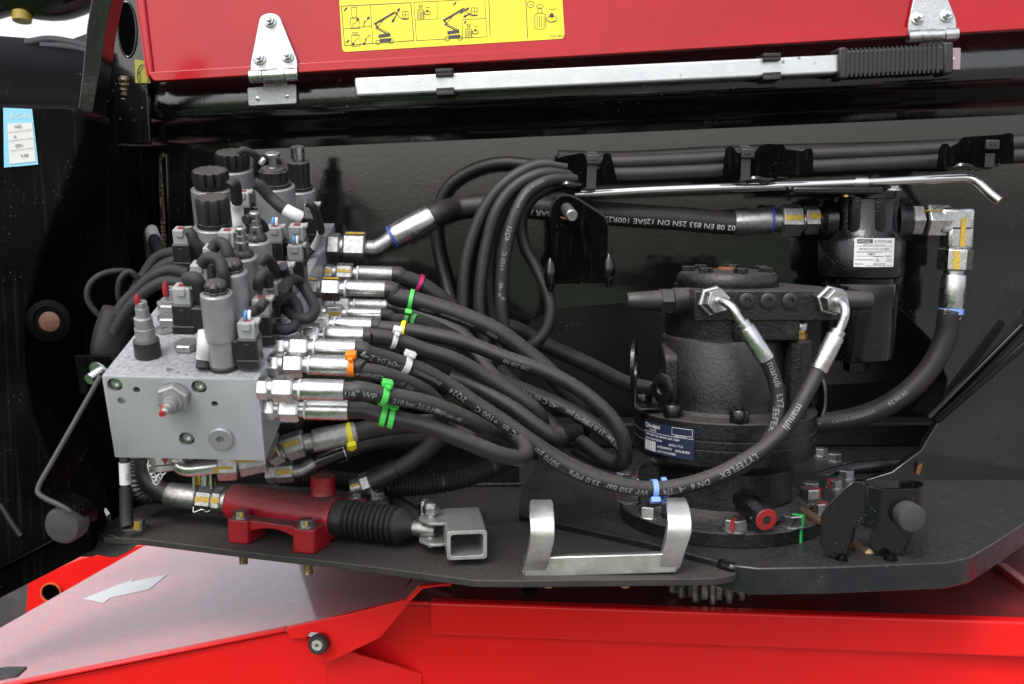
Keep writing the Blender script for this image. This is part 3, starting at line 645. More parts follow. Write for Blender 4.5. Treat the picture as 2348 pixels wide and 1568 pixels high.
make('tab_pin', MB().lathe(g0+la*(gl+4)+V((0, -2.6, 0)), -Y_, [(0, 2.4), (1, 2.2), (1.2, 1)], 16), zinc, lv)
for u, v, lab_ in ((1022, 192, 'plastic clip near the plain end of the galvanised lever tube'), (1762, 157, 'plastic clip near the ribbed grip of the lever tube')):
    t = thing('tube_clip', lab_, 'clip', P(u, v+28, 1012), 'clips holding the lever')
    c = P(u, v, 1006)
    for sgn in (1, -1): make('clip_jaw', MB().box(c+lu*sgn*10.6-V((0, 4, 0)), (17, 22, 3.6), LAX).box(c+lu*sgn*8.4-V((0, 12.2, 0)), (17, 4, 6.5), LAX), black_sat, t, bev=.8)
    make('clip_base', MB().box(c+V((0, 12, 0)), (17, 5, 26), LAX), black_sat, t, bev=.8)

# ---------------------------------------------------------------- hose clamps on the wall
def clampp(label, pl, ul, vl, Yc, ties):
    t = thing('hose_clamp', label, 'clamp', P(pl[0][0], pl[0][1]+30, Yc), 'black clamps holding the upper hoses')
    make('clamp_plate', MB().prism(rpoly([P(u, v, Yc-(382-v)*.075) for u, v in pl], 1.6, 3), V((0, 2.6, 0))), black_side, t, bev=.6)
    make('clamp_foot', MB().box(P(ul, vl, Yc+40), (44, 50, 5)), black_gloss, t, bev=1)
    make('clamp_weld', MB().sweep(Path(px((ul-30, vl+6, Yc+4), (ul-8, vl+2, Yc), (ul+14, vl+6, Yc+3), (ul+38, vl+2, Yc+8)), 2).p, 3.5, 8), black_gloss, t)
    for (u, v0, v1) in ties:
        a, b = P(u, v0, Yc-1.6), P(u-4, v1, Yc-1.6)
        make('strap', MB().ribbon([a+V((0, 14, 3)), a, b, b+V((0, 10, -2))], V((9, 0, 0)), V((0, 1.4, .4))), blackpl, t, bev=.3)
        hb = P(u+2, v0+14, Yc-4)
        make('strap_buckle', MB().box(hb, (13, 6, 9)), blackpl, t, bev=1.2, seg=3)
        make('strap_tongue', MB().box(hb+V((0, -3.2, 0)), (7, 1, 2.6)), black_gloss, t, bev=.3)
clampp('black hose clamp at the end where the hoses fan downwards', ((1214, 375), (1231, 368), (1236, 372), (1240, 384), (1268, 376), (1272, 364), (1292, 358), (1335, 350), (1342, 354), (1350, 388), (1376, 386), (1384, 352), (1400, 351), (1416, 416), (1330, 424), (1300, 424), (1296, 410), (1260, 404), (1240, 420), (1222, 432), (1220, 405)), 1310, 420, 985, [(1359, 352, 432)])
clampp('black hose clamp in the middle of the upper hose run', ((1658, 393), (1664, 340), (1672, 334), (1682, 336), (1690, 350), (1730, 352), (1742, 334), (1757, 329), (1797, 331), (1803, 342), (1842, 346), (1849, 340), (1862, 340), (1866, 352), (1864, 396), (1846, 404), (1800, 402), (1690, 412), (1660, 410)), 1740, 408, 990, [(1712, 338, 412)])
clampp('black hose clamp nearest the right edge on the upper hoses', ((2150, 385), (2156, 338), (2164, 328), (2176, 330), (2178, 338), (2200, 326), (2208, 314), (2300, 308), (2313, 304), (2324, 306), (2326, 372), (2280, 372), (2246, 384), (2200, 376), (2176, 378), (2160, 388)), 2215, 378, 985, [(2272, 318, 382)])

# ---------------------------------------------------------------- stay rod with pivot bracket
rp = Path(px((1318, 446, 1004), (1500, 436, 1004), (1750, 427, 1003), (1972, 419, 1002), (2130, 411, 1001), (2195, 408, 1000), (2218, 408, 999), (2236, 414, 997), (2252, 427, 994), (2270, 444, 990), (2290, 460, 986)), 4)
rd = thing('stay_rod', 'polished steel stay rod with a bent end across the compartment', 'rod', rp.p[0])
make('rod_bar', MB().sweep(rp.p, 4.6, 18), chrome, rd); 
te = rp.tan(rp.L); make('rod_end', MB().lathe(rp.p[-1], te, [(0, 4.6), (.5, 4.2), (.7, 3)], 18), material('rod_end_paint', (.5, .3, .28), .5), rd)
sc = thing('spring_clip', 'small bright spring clip gripping the stay rod above the filter', 'clip', P(1972, 432, 1000))
c = P(1973, 419, 1002); mb = MB(); arc = [c+V((0, -5.2*cos(t), 5.2*sin(t))) for t in [(-1.9+.32*i) for i in range(14)]]
mb.ribbon(arc, V((12, 0, 0)), [V((0, -.9*cos(t), .9*sin(t))) for t in [(-1.9+.32*i) for i in range(14)]]); make('clip_band', mb, zinc, sc)
make('clip_tail', MB().ribbon([arc[0], arc[0]+V((0, -1, -6)), arc[0]+V((0, -5, -8))], V((12, 0, 0)), V((0, 1, 0))), zinc, sc)
pb = thing('pivot_bracket', 'black bracket plate holding the stay rod pin and brown bush', 'bracket', P(1330, 650, 996))
bp_ = [(1262, 504), (1264, 478), (1274, 458), (1288, 449), (1306, 449), (1326, 458), (1375, 490), (1390, 502), (1394, 520), (1392, 649), (1265, 651)]
make('bracket_plate', MB().prism(rpoly([P(u, v, 985-(550-v)*.05) for u, v in bp_], 3, 3), V((0, 4, 0))), black_side, pb, bev=.8)
rimp = [P(u, v, 990) for u, v in bp_]
make('bracket_flange', MB().ribbon([p+V((0, 16, 0)) for p in Path(rimp[0:9], 3).p], V((0, 34, 0)), V((0, 0, 3.4))), black_sat, pb, bev=.6)
for u, v in ((1262, 630), (1396, 620)): make('bracket_weld', MB().lathe(P(u, v, 990), Z, [(-16, 2), (-10, 5), (0, 6.5), (10, 5), (16, 2)], 12), black_gloss, pb)
c = P(1297, 480, 984); make('bush', MB().lathe(c, V((-.02, -1, .03)), [(0, 9.6), (1.2, 9.6), (1.6, 8.8), (1.2, 4)], 28), bush_m, pb)
d = V((.12, -1, -.22)).normalized(); make('pivot_pin', MB().lathe(c+V((.5, 0, 1)), d, [(0, 5.8), (32, 5.8), (33.5, 4.6)], 22), zinc_d, pb)
# ---------------------------------------------------------------- pressure filter
FY = 1032.
fi = thing('pressure_filter', 'black cast pressure filter with a white data label hanging on the wall', 'filter', P(1975, 850, FY))
def FR(u, v): return P(u, v, FY)
cx = (P(1980, 560, FY).x); zz = lambda v: P(1975, v, FY-30).z
ax0 = V((cx-2, FY, 0))
def at(z): return V((cx-2, FY, z))
ztop, zl, zb = zz(452), zz(640), zz(650)
h = zl-ztop
make('filter_head', MB().lathe(at(ztop), -Z, [(0, 30), (1.5, 32), (30, 33), (38, 38), (44, 42), (-h-6, 41), (-h-2, 40), (-h, 37)], 40), cast_g, fi)
for a in range(0, 360, 45):
    t = radians(a+12); make('head_lug', MB().lathe(at(ztop+.5)+V((28*cos(t), 28*sin(t), 0)), -Z, [(0, 7), (34, 7.4), (44, 4)], 16), cast_g, fi)
make('neck_ring', MB().lathe(at(zl+1), -Z, [(0, 34), (3, 34), (3.4, 35.2), (5, 35.2), (5.4, 34), (8, 34)], 40), black_gloss, fi)
zc = zz(652); zcb = zz(832)
make('bowl', MB().lathe(at(zc), -Z, [(0, 36.6), (3, 37.2), (zc-zcb-6, 35.5), (zc-zcb-2, 34.4), (zc-zcb, 31)], 48), black_gloss, fi)
make('drain_hex', MB().hexa(at(zcb+.5), at(zcb-13), 13, phase=.3), black_gloss, fi)
zp = zz(505)
make('inlet_boss', MB().lathe(at(zp)+V((-30, 0, 0)), -X, [(0, 22), (10, 20), (14, 15), (15, 15)], 28), cast_g, fi)
make('outlet_boss', MB().lathe(at(zp)+V((30, 0, 0)), X, [(0, 24), (12, 22), (16, 18)], 28), cast_g, fi)
make('mounting_tongue', MB().box(P(1900, 438, 1010), (86, 60, 7)), black_gloss, fi, bev=2)
make('mounting_ear', MB().lathe(P(2008, 440, 1012), Z, [(-6, 19), (0, 19), (1, 18)], 24), black_gloss, fi)
make('mount_bolt', MB().lathe(P(2046, 437, 1010), Z, [(0, 9), (2, 9)], 20).hexa(P(2046, 437, 1010)+Z*2, P(2046, 437, 1010)+Z*9, 7.4), zinc, fi)
make('small_nut', MB().hexa(P(1938, 452, 985), P(1938, 446, 985), 3.4), brass, fi)
# curved data label
lr = 42.2; lx0, lx1 = -16, 16
def lab_pt(a, b, rr=lr):     # a mm along the girth, b mm up
    t = a/rr; return at(0)+V((rr*sin(t+LT), -rr*cos(t+LT), b))
LT = (P(2006, 577, FY-40).x-(cx-2))/lr
lz0, lz1 = P(2000, 612, FY-42).z, P(2000, 546, FY-42).z; lh = lz1-lz0; lwid = 40
mb = MB(); n = 14
for i in range(n+1):
    a = -lwid/2+lwid*i/n; mb.v += [lab_pt(a, lz0, lr+.1), lab_pt(a, lz1, lr+.1)]
mb.f = [(2*i, 2*i+2, 2*i+3, 2*i+1) for i in range(n)]
lb = make('data_label', mb, label_w, fi)
class Curved(Flat):
    def q(s, x, y): return lab_pt(x-lwid/2, lz0+y, lr+.3)
f5 = Curved(None, None, None); yy = lambda f: lh*f
def bar(y, x0, x1, w_=.25):
    n_ = 8
    for i in range(n_): f5.line([(x0+(x1-x0)*i/n_, yy(y)), (x0+(x1-x0)*(i+1)/n_, yy(y))], w_)
for y, x0, x1 in ((.72, 2, 38), (.54, 2, 38), (.5, 2, 27), (.38, 2, 28), (.36, 18, 28), (.2, 19, 25), (.2, 30, 38), (.05, 11, 38)): bar(y, x0, x1)
for i in range(4): f5.poly([(2.5+3.6*i, yy(.82)), (2.5+3.6*(i+1), yy(.82)), (2.5+3.6*(i+1), yy(.965)), (2.5+3.6*i, yy(.965))])
f5.text('FILTERTECHNIK', 18.2, yy(.83), 4.2, .62); f5.text('66280 Sulzbach / Made in Germany', 8, yy(.745), 2.0, .75)
f5.text('MFM ON 55 O D 10 W 4.0 / - B7 - RAL9005', 4.5, yy(.58), 3.3, .48); f5.text('1288922', 12, yy(.41), 3.2, .7); f5.text('Fertigungsdatum:', 29.5, yy(.36), 2.2, .5)
f5.text('max. Betriebsueberdruck (bar):', 1.2, yy(.235), 2.2, .62); f5.text('280', 20.5, yy(.23), 2.7, .7); f5.text('35/24 - K', 31.5, yy(.23), 2.7, .55); f5.text('Element-Typ:', 1.2, yy(.08), 2.4, .6); f5.text('0055 D 010 ON', 18.5, yy(.07), 2.9, .6)
make('label_print', f5.m, ink, lb)
class Curved2(Curved):
    def q(s, x, y): return lab_pt(x-lwid/2, lz0+y, lr+.5)
f6 = Curved2(None, None, None); f6.text('HYDAC', 3.4, yy(.84), 3.6, .95); make('logo_print', f6.m, label_w, lb)

# ---------------------------------------------------------------- swing motor with gearbox
MY = 950.; MF = MY-66; mx_ = P(1660, 950, MY).x
sm = thing('swing_motor', 'black cast hydraulic swing motor standing on its round bolted flange', 'motor', V((mx_, MY, FLOOR+6)))
def mc(z): return V((mx_, MY, z))
def vz(v, r): return P(1660, v, MY-r).z          # height seen at pixel v on the front of radius r
zt = FLOOR+6
make('base_flange', MB().lathe(mc(zt), Z, [(0, 95), (.8, 96.5), (12, 96.5), (13.5, 95), (13.6, 84), (14, 83), (11.5, 82), (11.5, 79), (16, 78), (18, 74), (20, 71)], 64), cast, sm)
zf0, zf1 = vz(1075, 84), vz(973, 84)
make('gearbox_body', MB().lathe(mc(zt+18), Z, [(0, 74), (6, 67), (30, 66), (zf0-zt-26, 66), (zf0-zt-20, 72), (zf0-zt-14, 78)], 56), cast, sm)
hh = zf1-zf0
make('gearbox_flange', MB().lathe(mc(zf0), Z, [(-10, 70), (-4, 78), (0, 83), (10, 84.2), (14, 84.2), (14.5, 83), (16, 83), (16.5, 84.5), (22, 84.5), (22.5, 83.2), (24, 83.2), (24.5, 84.5), (hh-1, 84.5), (hh, 83.5), (hh+1, 66)], 64), cast, sm)
zs = vz(783, 60); zm0, zm1 = -90., -64.
make('motor_body', MB().lathe(mc(zf1-1), Z, [(0, 66), (5, 61), (14, 60), (zs-zf1-2, 59.5), (zs-zf1, 58), (zs-zf1+1, 56.5), (zm0-zf1+3, 56.5)], 56), cast, sm)
make('side_lobe', MB().lathe(V((mx_+59, MY+4, zf1+4)), Z, [(0, 20), (zs-zf1-8, 19), (zs-zf1-3, 16)], 28), cast, sm)
make('left_pad', MB().prism(rpoly([V((mx_-62, MY-34, z)) for z in (zf1+6,)]+[V((mx_-62, MY-34, zs-16)), V((mx_-62, MY-8, zs-6)), V((mx_-62, MY+10, zs-16)), V((mx_-62, MY+10, zf1+6))], 6), V((14, 0, 0))), cast, sm, bev=3, seg=3)
make('pad_plug', MB().lathe(V((mx_-61, MY-30, zf1+22)), V((-1, -.5, 0)), [(0, 14), (4, 14), (5, 12), (5, 5), (3, 4)], 24), cast, sm)
make('port_pad', MB().box(V((mx_+23, MY-54, (zs+zm0)/2+1)), (58, 10, 20)), cast_g, sm, bev=1.5)
for dx_ in (-2, 40): make('port_plug', MB().lathe(V((mx_+dx_+4, MY-59, (zs+zm0)/2+3)), -Y_, [(0, 8), (1, 8), (1, 6.6), (1.6, 6.2), (1.6, 3), (.4, 2.6)], 24), black_sat, sm)
xm0, xm1 = P(1592, 690, MF).x, P(1927, 690, MF).x
make('port_manifold', MB().prism([V((xm0, MF, zm0)), V((xm1, MF, zm0)), V((xm1, MF+58, zm0)), V((xm1-26, MF+113, zm0)), V((xm0, MF+113, zm0))], V((0, 0, zm1-zm0))), cast, sm, bev=1, seg=2)
zmid = (zm0+zm1)/2
for u in (1712, 1761, 1811): make('manifold_plug', MB().lathe(P(u, 690, MF+.5), -Y_, [(0, 7.4), (2.4, 7.2), (3, 6.4), (3, 3.1), (.6, 2.8)], 24), black_sat, sm)
for u, t_ in ((1672, 'M1'), (1832, 'M2')):
    f7 = Flat(P(u, 676, MF-.3), X, Z); f7.text(t_, 0, 0, 7, .95); make('port_mark', f7.m, material('stamp', (.05, .05, .05), .6), sm)
def relief(x, sg, ln_):
    o_ = V((x, MF+33, zmid+2)); t = V((sg, -.12, 0)).normalized()
    bl_ = 14 if sg < 0 else 2
    make('relief_valve', MB().lathe(o_, t, [(0, 11.5), (bl_, 11.5), (bl_+1, 10)], 24), blackpl, sm)
    make('valve_hex', MB().hexa(o_+t*bl_, o_+t*(bl_+12), 11.5), blackpl, sm)
    make('valve_cap', MB().lathe(o_+t*(bl_+12), t, [(0, 9.4), (ln_*.5, 8.4), (ln_-2, 7.6), (ln_, 6.2)], 24), blackpl, sm)
relief(xm0, -1, 30); relief(xm1-2, 1, 26)
zc0 = zm1
make('top_cover', MB().lathe(mc(zc0), Z, [(0, 46), (4, 46.5), (9, 46), (12.5, 43.5), (13.5, 40), (13.6, 30), (15, 28), (15.2, 10)], 48), cast, sm)
tb_ = bolt_mesh('cover_bolt', 6.6, 5, cast)
for i in range(7):
    t = 2*pi*i/7+.35; inst('cover_bolt', tb_, sm, mc(zc0+13)+V((36*cos(t), 36*sin(t), 0)), Matrix.Rotation(R(0, 1), 3, 'Z'))
make('cover_plug', MB().lathe(mc(zc0+13.5)+V((-2, -4, 0)), Z, [(0, 8), (3, 8), (4, 6.6)], 20), bush_m, sm)
cap_me = mesh('cap_screw', MB().lathe(V((0, 0, 0)), Z, [(0, 8.2), (.8, 8.6), (10, 8.6), (11.5, 7.6), (11.5, 4.4), (7, 4)], 24, cap=(1, 1)), cast_g)
for a in (-94, -48, -2, 44, 92, 180, 226):
    t = radians(a-90); inst('cap_screw', cap_me, sm, mc(zf1)+V((76*cos(t), 76*sin(t), 0)), Matrix.Rotation(R(0, 1), 3, 'Z'))
def eye(c, up, nx, R_, r_):
    a_ = nx.normalized(); mb = MB(); q1_, q2_, _ = frame(a_, Z); n = 30; vs = []; fs = []
    for dd in (-1.6, 1.6):
        for rr in (r_, R_):
            vs += [c+a_*dd+q1_*(rr*cos(2*pi*i/n))+q2_*(rr*1.15*sin(2*pi*i/n)) for i in range(n)]
    for i in range(n):
        j = (i+1) % n; fs += [(i, j, n+j, n+i), (2*n+i, 3*n+i, 3*n+j, 2*n+j), (n+i, n+j, 3*n+j, 3*n+i), (i, 2*n+i, 2*n+j, j)]
    return mb.add(vs, fs)
ec = P(1454, 838, MY-27); make('lifting_eye', eye(ec, Z, V((1, -.22, 0)), 20, 12.5), cast_g, sm)
make('eye_foot', MB().ribbon([ec+V((0, 0, -20)), ec+V((0, 0, -34)), ec+V((5, -2, -38)), ec+V((24, -2, -38))], V((0, 22, 0)), V((2, 0, 2))), cast_g, sm, bev=.5)
ec = P(1880, 925, MY); make('lifting_strap', MB().ribbon(Path(px((1862, 955, 935), (1876, 950, 935), (1884, 930, 937), (1884, 880, 940), (1878, 862, 943)), 3).p, V((0, 20, 0)), V((2.6, 0, 1))), cast_g, sm, bev=.5)
bc = P(1832, 782, MY-30)
bc = P(1832, 778, MY-44); make('breather_nut', MB().hexa(bc, bc+Z*6, 7.6), brass, sm); make('breather_neck', MB().cyl(bc+Z*6, bc+Z*9, 5.4), brass, sm); make('breather_cap', MB().lathe(bc+Z*8.6, Z, [(0, 6.6), (.6, 6.9), (6, 6.9), (7.6, 5.8), (8, 4)], 24), zinc, sm); make('breather_boss', MB().lathe(bc-Z*40, Z, [(0, 13), (38, 12), (40, 10)], 24), cast, sm)
d = V((.28, -1, -.2)).normalized(); c = P(1702, 1140, MY-62)
make('drain_stub', MB().lathe(c, d, [(0, 10.8), (42, 10.8), (43, 10)], 8, phase=.2), cast_g, sm)
make('stub_face', MB().lathe(c+d*43, d, [(0, 9.9), (1, 9.5), (1.2, 4)], 24, cap=(1, 0)), rmark, sm); make('stub_bore', MB().lathe(c+d*43.6, d, [(0, 4), (.05, 4)], 20), ink, sm)
make('grease_port', MB().lathe(P(1497, 1088, MY-55), V((-.8, -1, .1)), [(0, 11), (8, 11), (8, 9)], 20), cast_g, sm)
# curved name plate on the flange
def np_pt(a, b, rr=85.2): t = a/rr; return mc(b)+V((rr*sin(t+NT), -rr*cos(t+NT), 0))
NT = -radians(48); nw, nh = 58., 28.; nz0 = zf1-34
mb = MB(); n = 16
for i in range(n+1): mb.v += [np_pt(nw*(i/n-.5), nz0), np_pt(nw*(i/n-.5), nz0+nh)]
mb.f = [(2*i, 2*i+2, 2*i+3, 2*i+1) for i in range(n)]
npl = make('name_plate', mb, bluelab, sm)
class Cur3(Flat):
    def q(s, x, y): return np_pt(x-nw/2, nz0+y, 85.4)
f8 = Cur3(None, None, None)
def seg(x0, y0, x1, y1, w_=.3):
    for i in range(8): f8.line([(x0+(x1-x0)*i/8, y0+(y1-y0)*i/8), (x0+(x1-x0)*(i+1)/8, y0+(y1-y0)*(i+1)/8)], w_)
f8.ring(4, 24.3, 1.9, .5, 12); f8.text('Bonfiglioli', 6.6, 22.8, 5, .8); f8.text('Trasmital', 8, 19.8, 3, .85); seg(1, 18.6, 57, 18.6)
seg(36, 27, 56, 27); seg(36, 20.6, 56, 20.6); seg(36, 20.6, 36, 27); seg(56, 20.6, 56, 27); f8.text('MADE IN ITALY', 39, 18.9, 1.9, .9)
f8.text('TYPE 7T00C1GE 1DE 4A7 20AF 1-S041', 2, 15.2, 2.9, .88); f8.text('CODE 2T700T7C007004', 2, 11.6, 2.6, .85); f8.text('RATIO 1/ 7.20', 33, 9.8, 2.8, .85)
f8.text('SN B6240181051', 19, 6, 3.1, .8); f8.text('DATE 08/2024', 39.5, 5.3, 3, .8); f8.text('CUST.COD 52504851', 19, 2, 2.8, .85)
x = 1.5
while x < 17:
    w_ = random.choice((.25, .45, .7)); f8.poly([(x, 1.5), (x+w_, 1.5), (x+w_, 10.5), (x, 10.5)]); x += w_+random.choice((.25, .5))
make('plate_print', f8.m, white, npl)
# flange bolts (zinc) with torque marks
fb = bolt_mesh('flange_bolt', 10.6, 9.5, zinc, 11.4)
for a, m in ((-92, rmark), (-58, None), (-4, rmark), (32, gmark), (66, rmark), (98, rmark), (128, rmark), (-128, rmark)):
    t = radians(a-90); c = mc(zt+13.6)+V((88*cos(t), 88*sin(t), 0)); sp_a = R(0, 1)
    o = inst('flange_bolt', fb, sm, c, Matrix.Rotation(sp_a, 3, 'Z'))
    if m:
        tt = t+(.35 if m is gmark else -.4); dd = V((cos(tt), sin(tt), 0)); p = c+V((0, 0, 1))
        mk = MB().box(p+dd*9.6+Z*5.2, (5 if m is gmark else 3.4, 1.6, 10 if m is gmark else 9), (V((-dd.y, dd.x, 0)), dd, Z)).box(p+dd*5+Z*9.9, (3, 9, .6), (V((-dd.y, dd.x, 0)), dd, Z))
        if m is gmark: mk.box(p+dd*8.9-Z*8, (4, 1.2, 13), (V((-dd.y, dd.x, 0)), dd, Z))
        make('torque_mark', mk, m, sm)
# pinion under the plate
pg = thing('drive_pinion', 'greasy steel pinion gear hanging under the slewing plate', 'gear', V((mx_, MY, TOPZ+4)))
nT = 15; gx = P(1638, 1360, 955).x; gc = V((gx, 982, TOPZ+4))
make('gear_hub', MB().lathe(gc+Z*.5, Z, [(0, 32.5), (1, 33.5), (66, 33.5)], 60), gearm, pg)
tmb = MB().prism([V((x_, y_, 0)) for x_, y_ in ((32.5, -4.3), (36, -4), (40.3, -2.7), (41.5, -1.6), (41.5, 1.6), (40.3, 2.7), (36, 4), (32.5, 4.3))], V((0, 0, 66))); tme = mesh('gear_tooth', tmb, gearm)
for i in range(nT): inst('gear_tooth', tme, pg, gc, Matrix.Rotation(2*pi*i/nT, 3, 'Z'))
# loose ring bolts on the slewing plate
rb = bolt_mesh('ring_bolt', 8.6, 8, zinc, 9.6)
k_ = 0
for u, v in ((1857, 1117), (1912, 1110), (1940, 1088), (1950, 1072), (1912, 1048), (1880, 1036), (1432, 1094), (1476, 1092)):
    z_ = tz; p = PZ(u, v+8, z_); k_ += 1
    t = thing('ring_bolt', ['plain zinc ring bolt nearest the swing motor flange', 'zinc ring bolt with a red stripe left of the fork bracket top', 'ring bolt with a red stripe behind the striped one by the fork bracket', 'farthest ring bolt with a red stripe, by the opening edge', 'dim ring bolt deep inside the wall opening', 'dimmest ring bolt beside the motor inside the opening', 'ring bolt left of the motor below the looped hoses', 'ring bolt just left of the motor base behind the blue ties'][k_-1], 'bolt', p, 'ring bolts on the slewing plate')
    inst('bolt_head', rb, t, p, Matrix.Rotation(R(0, 1), 3, 'Z'))
    if k_ in (2, 4): make('torque_mark', MB().box(p+V((-6.5, -6.2, 5.5)), (2.6, 1, 8), (V((.6, -.8, 0)), V((.8, .6, 0)), Z)).box(p+V((-4, -3, 9.4)), (2.6, 9, .5), (V((.6, -.8, 0)), V((.8, .6, 0)), Z)), rmark, t)
# ---------------------------------------------------------------- valve block
BO = V((-294.5, 726.9, -113.6)); BW, BH, BL = 112., 68.6, 348.
BR = Matrix.Rotation(.006, 3, 'Z') @ Matrix.Rotation(.0257, 3, 'Y') @ Matrix.Rotation(.3194, 3, 'X')
ex, ey, ez = BR @ X, BR @ Y_, BR @ Z; BAX = (ex, ey, ez)
def B(x, y, z): return BO+ex*x+ey*y+ez*z
def bl(p): d = p-BO; return d.dot(ex), d.dot(ey), d.dot(ez)
def TOP(u, v): return PP(u, v, BO, ez)
def FRT(u, v): return PP(u, v, BO, ey)
def SIDE(u, v): return PP(u, v, BO+ex*BW, ex)
vb = thing('valve_block', 'milled aluminium hydraulic valve block with recessed screws on its front', 'valve block', B(BW/2, 60, -BH))
cut = MB()
cb_ = [(263, 883, 5.6), (456, 888, 5.6), (428, 1007, 5.8)]
for u, v, r in cb_: c = FRT(u, v); cut.cyl(c-ey*2, c+ey*11, r, 28)
for u, v, r, dp in ((313, 894, 2.6, 14), (492, 926, 2.5, 14), (278, 919, 3, 4)): c = FRT(u, v); cut.cyl(c-ey*2, c+ey*dp, r, 20)
for u, v, r, dp in ((389, 847, 2.6, 10), (409, 853, 1.3, 10)): c = TOP(u, v); cut.cyl(c+ez*2, c-ez*dp, r, 18)
for y_, z_ in ((226, -16), (250, -18), (276, -14), (292, -12)): c = B(BW, y_, z_); cut.cyl(c+ex*2, c-ex*8, 2.8, 16)
bb = MB().box(B(BW/2, BL/2, -BH/2), (BW, BL, BH), BAX)
def boolean(a, b):
    oa = bpy.data.objects.new('a', mesh('a', a, alu)); ob = bpy.data.objects.new('b', mesh('b', b, alu)); COL.objects.link(oa); COL.objects.link(ob)
    bv = oa.modifiers.new('v', 'BEVEL'); bv.width = .7*S; bv.segments = 2
    m = oa.modifiers.new('x', 'BOOLEAN'); m.operation = 'DIFFERENCE'; m.object = ob; m.solver = 'EXACT'
    me = bpy.data.meshes.new_from_object(oa.evaluated_get(bpy.context.evaluated_depsgraph_get()))
    out = MB(); out.v = [v.co/S for v in me.vertices]; out.f = [tuple(p.vertices) for p in me.polygons]
    for o in (oa, ob): bpy.data.objects.remove(o)
    return out
make('block_body', boolean(bb, cut), alu, vb, smooth=30)
skt = mesh('recessed_screw', MB().lathe(V((0, 0, 0)), Z, [(0, 4.4), (5, 4.4), (5.8, 3.8), (5.8, 2.3), (3.4, 2.1)], 6*4), zinc)
for u, v, r in cb_: inst('recessed_screw', skt, vb, FRT(u, v)+ey*7.5+ex*.3+ez*.3, axrot(-ey))
c = FRT(508, 1004); make('blanking_plug', MB().lathe(c, -ey, [(0, 9), (.4, 9.4), (2.4, 9.3), (3.2, 8.4), (3.2, 3.1), (.6, 2.9)], 36), material('plug_grey', (.27, .275, .29), .42, .4), vb)
c = FRT(402, 906)
make('cartridge_seat', MB().lathe(c, -ey, [(0, 11.4), (1, 11.4)], 32), coilm, vb)
make('cartridge_hex', MB().hexa(c-ey*1, c-ey*9, 12, phase=.35), coilm, vb)
make('cartridge_nose', MB().lathe(c-ey*9, -ey, [(0, 8), (1.5, 8), (2, 5.6), (8, 5.2), (8.5, 3.8), (11, 3.8), (11.5, 3), (16, 2.8), (17, 1.8)], 24), coilm, vb)
make('seal_paint', MB().lathe(c-ey*14-ex*1.5-ez*.6, -ey, [(0, 3.4), (5, 3.6), (10, 2.6), (13.5, 2)], 10), rmark, vb)
for (u, v, r_) in ((380, 758, 8.5), (428, 800, 9.5), (390, 738, 10)):       # hex plugs and washers on the top
    c = TOP(u, v); make('top_plug', MB().lathe(c, ez, [(0, r_), (2, r_), (2.4, r_*.8), (2.4, r_*.3), (1, r_*.25)], 28) if r_ < 9 else MB().hexa(c, c+ez*6, r_), zinc_d, vb)
for (u, v, h_, lab_) in ((340, 815, 1, 0), (396, 716, .62, 1)):                  # relief cartridges with red paint
    c = TOP(u, v)
    if not lab_:
        make('relief_sleeve', MB().lathe(c, ez, [(0, 9.6), (1, 9.8), (13, 9.4), (14, 8)], 28), blackpl, vb)
        make('relief_stem', MB().lathe(c+ez*13, ez, [(0, 7.4), (10, 7.2), (10.4, 6.6), (18, 6.6), (19, 5), (26, 4.8), (27, 3)], 24), coilm, vb)
        make('relief_adjuster', MB().hexa(c+ez*38, c+ez*44, 4.6), coilm, vb)
        make('seal_paint', MB().lathe(c+ez*41-ex*1.6-ey*2, ez, [(0, 1.8), (4, 2.4), (7, 2.0), (9, 1.2)], 10), rmark, vb)
    else:
        make('relief_hex', MB().hexa(c, c+ez*10, 12), coilm, vb); make('relief_washer', MB().lathe(c+ez*10, ez, [(0, 8), (2, 8), (2.4, 6)], 24), coilm, vb); make('relief_adjuster', MB().hexa(c+ez*12, c+ez*22, 5), coilm, vb)
        make('seal_paint', MB().lathe(c+ez*16-ex*2-ey*3.5, ez, [(0, 2.6), (6, 3), (9, 2.4), (12, 1.4)], 10), rmark, vb)
# mounting bolt and bracket at the left of the block
mbk = thing('block_bracket', 'black bracket with a zinc bolt at the left of the valve block', 'bracket', P(225, 860, 800))
make('bracket_arm', MB().prism(px((170, 815, 830), (290, 815, 830), (290, 832, 830), (236, 845, 830), (206, 872, 830), (200, 905, 830), (184, 905, 830)), V((0, 8, 0))), black_side, mbk, bev=1)
c = P(229, 852, 800); d = V((-.35, -.75, -.35)).normalized(); make('washer', MB().lathe(c, d, [(0, 9), (1.4, 9), (2, 7)], 24), zinc, mbk); make('bolt_shank', MB().lathe(c, d, [(0, 5)]+[(3+i*1.3, 4.4 if i % 2 else 3.7) for i in range(8)], 18), zinc, mbk)

